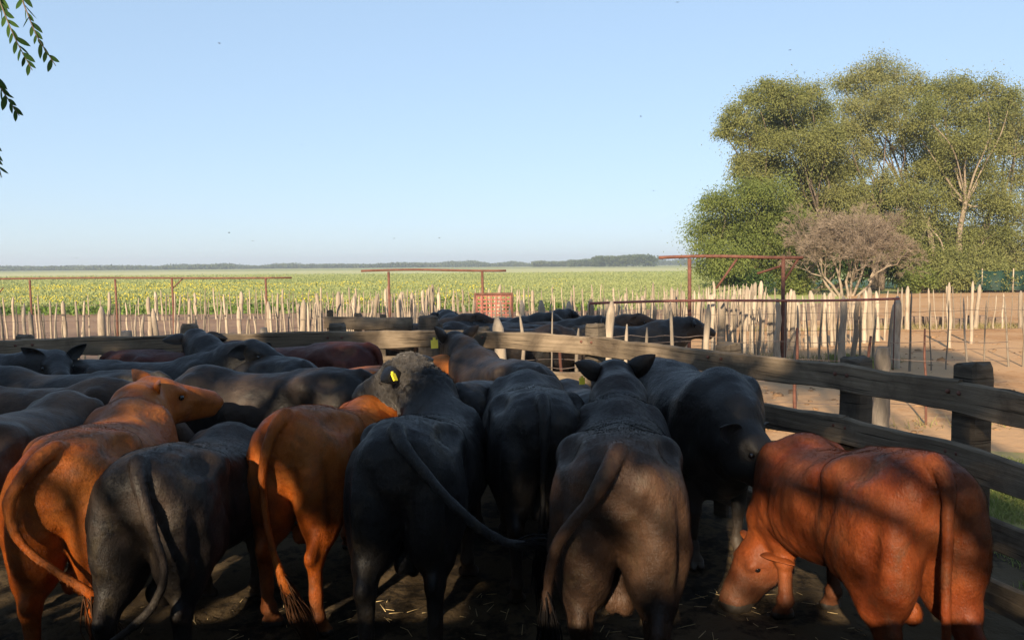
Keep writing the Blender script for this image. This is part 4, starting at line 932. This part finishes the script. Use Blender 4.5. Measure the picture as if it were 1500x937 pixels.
for (bx, by, n, lab, sd) in ((-5.2,-6.5,22,'unseen crown added high overhead, left of centre, to block sky light',81),(.3,-8.5,20,'unseen crown added high overhead, right of centre, to block sky light',82)):  # out-of-view crowns added to cut sky fill and shade the next pen
    cl = []
    for _ in range(n):
        x = rr_.uniform(-4.2, 1.6) if bx < -1 else rr_.uniform(-3.6, 1.2); y = rr_.uniform(-7.5, 1.0); zz = 1.2+.53*(8.8-y)+rr_.uniform(.3, 1.9); cl.append((x+(0 if bx < -1 else .2), y-by, zz, 1.0))
    shade_tree('shade_tree', (bx, by, 0), cl, lab, sd, 22000)
shade_tree('shade_tree', (11.0, -4.0, 0), [(rr_.uniform(-3,2.5), rr_.uniform(-3.5,3.5), rr_.uniform(2.6,8.5), 1.25) for _ in range(34)], 'unseen dense tree added at the right to block sky light', 74, 30000)  # out-of-view tree mass added to dim the fill from the right
shade_tree('shade_tree', (-13.5, -1.0, 0), [(rr_.uniform(-3,3), rr_.uniform(-3.5,3.5), rr_.uniform(2.6,8.0), 1.25) for _ in range(34)], 'unseen dense tree added left of the pen to block sky light', 75, 30000)  # its counterpart, added out of view against fill from the left
# ---------------------------------------------------------------- birds, small litter
def bird(px, py, Y, span, rz, flap, lab):
    parts = []; sv, sf = uvball(8, 6); body = sv*np.array([.13,.035,.035]); o = empty('bird', (gx(px,Y), Y, gz(py,Y)), rz)
    tail = np.array([(-.10,-.012,.0),(-.10,.012,.0),(-.20,.03,.004),(-.20,-.03,.004)]); 
    v, f = join([(body, sf)]); link('body', np_mesh('body', v, fix_tris(f), M['bird']), o)
    link('tail', np_mesh('tail', np.concatenate([tail, tail+(0,0,.008)]), np.array([(0,1,2,3),(7,6,5,4),(0,4,5,1),(2,6,7,3),(0,3,7,4),(1,5,6,2)]), M['bird'], smooth=False), o)
    for s in (-1,1):
        w = np.array([(.05,.02,0),(-.05,.02,0),(.04,.15,.05*flap),(-.04,.15,.05*flap),(-.06,.30,.02*flap)])*np.array([1,s,1])*1.; th = np.array([0,0,.008])
        V8 = np.concatenate([w, w+th]); F = [(0,1,3,2),(5,7,8,6),(0,2,7,5),(1,6,8,3)]; T = [(2,3,4),(7,9,8),(2,4,9),(2,9,7),(3,8,9),(3,9,4)]
        link('wing', np_mesh('wing', V8, [np.array(F), np.array(T)], M['bird'], smooth=False), o)
    o.scale = (span/.6,)*3; tag(o, lab, 'bird', 'small birds in the sky')
for i, (px, py, Y, w) in enumerate([(334,68,60,'alone in the upper left of the sky'),(990,16,70,'at the very top of the sky, right of the middle'),(938,176,75,'left of the grove, the higher of two'),(957,282,75,'left of the grove, the lower of two'),(448,213,85,'in the middle of the sky, left of centre'),(339,338,70,'low over the plain, left one of a pair'),(373,350,70,'low over the plain, right one of a pair'),(579,348,80,'low over the horizon near the middle'),(645,348,80,'low over the horizon, right of the middle one'),(115,373,90,'just above the horizon at the far left'),(1152,84,70,'over the left crown of the grove')]):
    bird(px, py, Y, .42, i*1.3, (i % 3)-.3, 'small dark bird flying '+w)
def grass_patch(name, label, spots, seed, h=.10, n=5000):
    rng = np.random.default_rng(seed); P = []
    for (x0, x1, y0, y1, k) in spots:
        p = np.stack([rng.uniform(x0,x1,int(n*k)), rng.uniform(y0,y1,int(n*k)), np.zeros(int(n*k))], 1)
        ex = np.minimum(np.minimum(p[:,0]-x0, x1-p[:,0])/(x1-x0), np.minimum(p[:,1]-y0, y1-p[:,1])/(y1-y0)); P.append(p[vnoise(p, 2.2, seed)+ex*2.2 > .18])
    p = np.concatenate(P); D = rng.normal(size=p.shape)*.45+V(0,0,1); D /= np.linalg.norm(D,axis=1)[:,None]; U = np.cross(D, rng.normal(size=p.shape)); U /= np.linalg.norm(U,axis=1)[:,None]
    s = h*rng.uniform(.4,1.4,len(p))[:,None]; B = rng.normal(size=p.shape)*s*.3; B[:,2] = 0
    v = np.stack([p-U*.005, p+U*.005, p+D*s*.6+U*.004+B*.3, p+D*s+B, p+D*s*.6-U*.004+B*.3], 1).reshape(-1,3); v[:,2] += .004
    i = np.arange(len(p))*5; f = [np.stack([i,i+1,i+2,i+4],1), np.stack([i+4,i+2,i+3],1)]
    o = link(name, np_mesh(name, v, f, M['grass'], smooth=False)); tag(o, label, 'grass', None, 'stuff')
sheet('grass_strip', [(3.0,2.2),(9.5,2.5),(9.0,7.6),(5.2,8.6),(3.5,8.2),(2.75,6.2),(2.95,4.4)], .009, M['grass_ground'], None, .12)
grass_patch('grass', 'green grass growing just outside the board fence at the right', [(2.95,6.5,2.4,8.2,5),(3.0,9,5.5,8.4,3)], 3, .09, 6000)
sheet('weed_ground', [(gx(1238,15.2),15.2),(gx(1292,15.0),15.0),(gx(1290,17.0),17.0),(gx(1240,17.2),17.2)], .008, M['grass_ground'], None, .06)
grass_patch('weeds', 'patch of low green weeds in the orange yard', [(gx(1236,15.8),gx(1294,15.8),15.1,17.1,1.2)], 5, .14, 4000)
def straw():
    rng = np.random.default_rng(8); VV = []; FF = []; b = 0
    for i in range(350):
        x = rng.uniform(-2.4,2.2); y = rng.uniform(2.6,4.8); a = rng.uniform(0,6.28); L = rng.uniform(.03,.12); d = np.array([math.cos(a), math.sin(a), rng.normal()*.12]); p = np.array([x,y,.05+rng.uniform(0,.012)])
        v, f = tube([p-d*L/2, p+d*L/2], [.0022]*2, 3); VV.append(v); FF.append(f+b); b += len(v)
    o = link('straw', np_mesh('straw', np.concatenate(VV), fix_tris(np.concatenate(FF)), M['straw'])); tag(o, 'bits of straw trodden into the pen floor', 'straw', None, 'stuff')
straw()

def tufts():
    rng = np.random.default_rng(12); P = []
    for (a, b, n) in [((gx(1060,17.2),17.2),(gx(1320,16.4),16.4),700),((gx(1100,24.2),24.2),(gx(1560,24.6),24.6),1500),((gx(-40,15.7),15.7),(gx(760,16),16),700),((gx(1240,25.3),25.3),(gx(1600,25.3),25.3),1200),((2.9,9.8),(7.5,9.9),160)]:
        u = np.round(rng.uniform(size=n)*n/14)/(n/14)+rng.normal(size=n)*.002; a = np.array(a); b = np.array(b)
        q = a+(b-a)*u[:,None]+rng.normal(size=(n,2))*.10; P.append(np.concatenate([q, np.zeros((n,1))], 1))
    p = np.concatenate(P); D = rng.normal(size=p.shape)*.5+V(0,0,1); D /= np.linalg.norm(D,axis=1)[:,None]; U = np.cross(D, rng.normal(size=p.shape)); U /= np.linalg.norm(U,axis=1)[:,None]
    s_ = .20*rng.uniform(.4,1.3,len(p))[:,None]; v = np.stack([p-U*.008, p+U*.008, p+D*s_], 1).reshape(-1,3)
    o = link('dry_grass', np_mesh('dry_grass', v, np.arange(len(v)).reshape(-1,3), M['dry_grass'], smooth=False)); tag(o, 'dry grass tufts at the feet of the stick fences', 'grass', None, 'stuff')
    n = 1000; Y = 9.5*(34/9.5)**rng.uniform(size=n); X = rng.uniform(.12,.85,n)*Y; L = rng.uniform(.012,.05,n)*np.where(rng.uniform(size=n) < .06, 2.6, 1)
    bv, bf = uvball(6, 4); vv = []; ff = []
    for i in range(n):
        sc = np.array([1, rng.uniform(.6,1), rng.uniform(.3,.6)])*L[i]; vv.append(bv*sc*(1+.2*rng.normal(size=(len(bv),1)))+(X[i], Y[i], .006)); ff.append(bf+i*len(bv))
    o = link('clods', np_mesh('clods', np.concatenate(vv), fix_tris(np.concatenate(ff)), M['clod'])); tag(o, 'scattered clods and dung on the orange yard', 'dirt', None, 'stuff')
tufts()
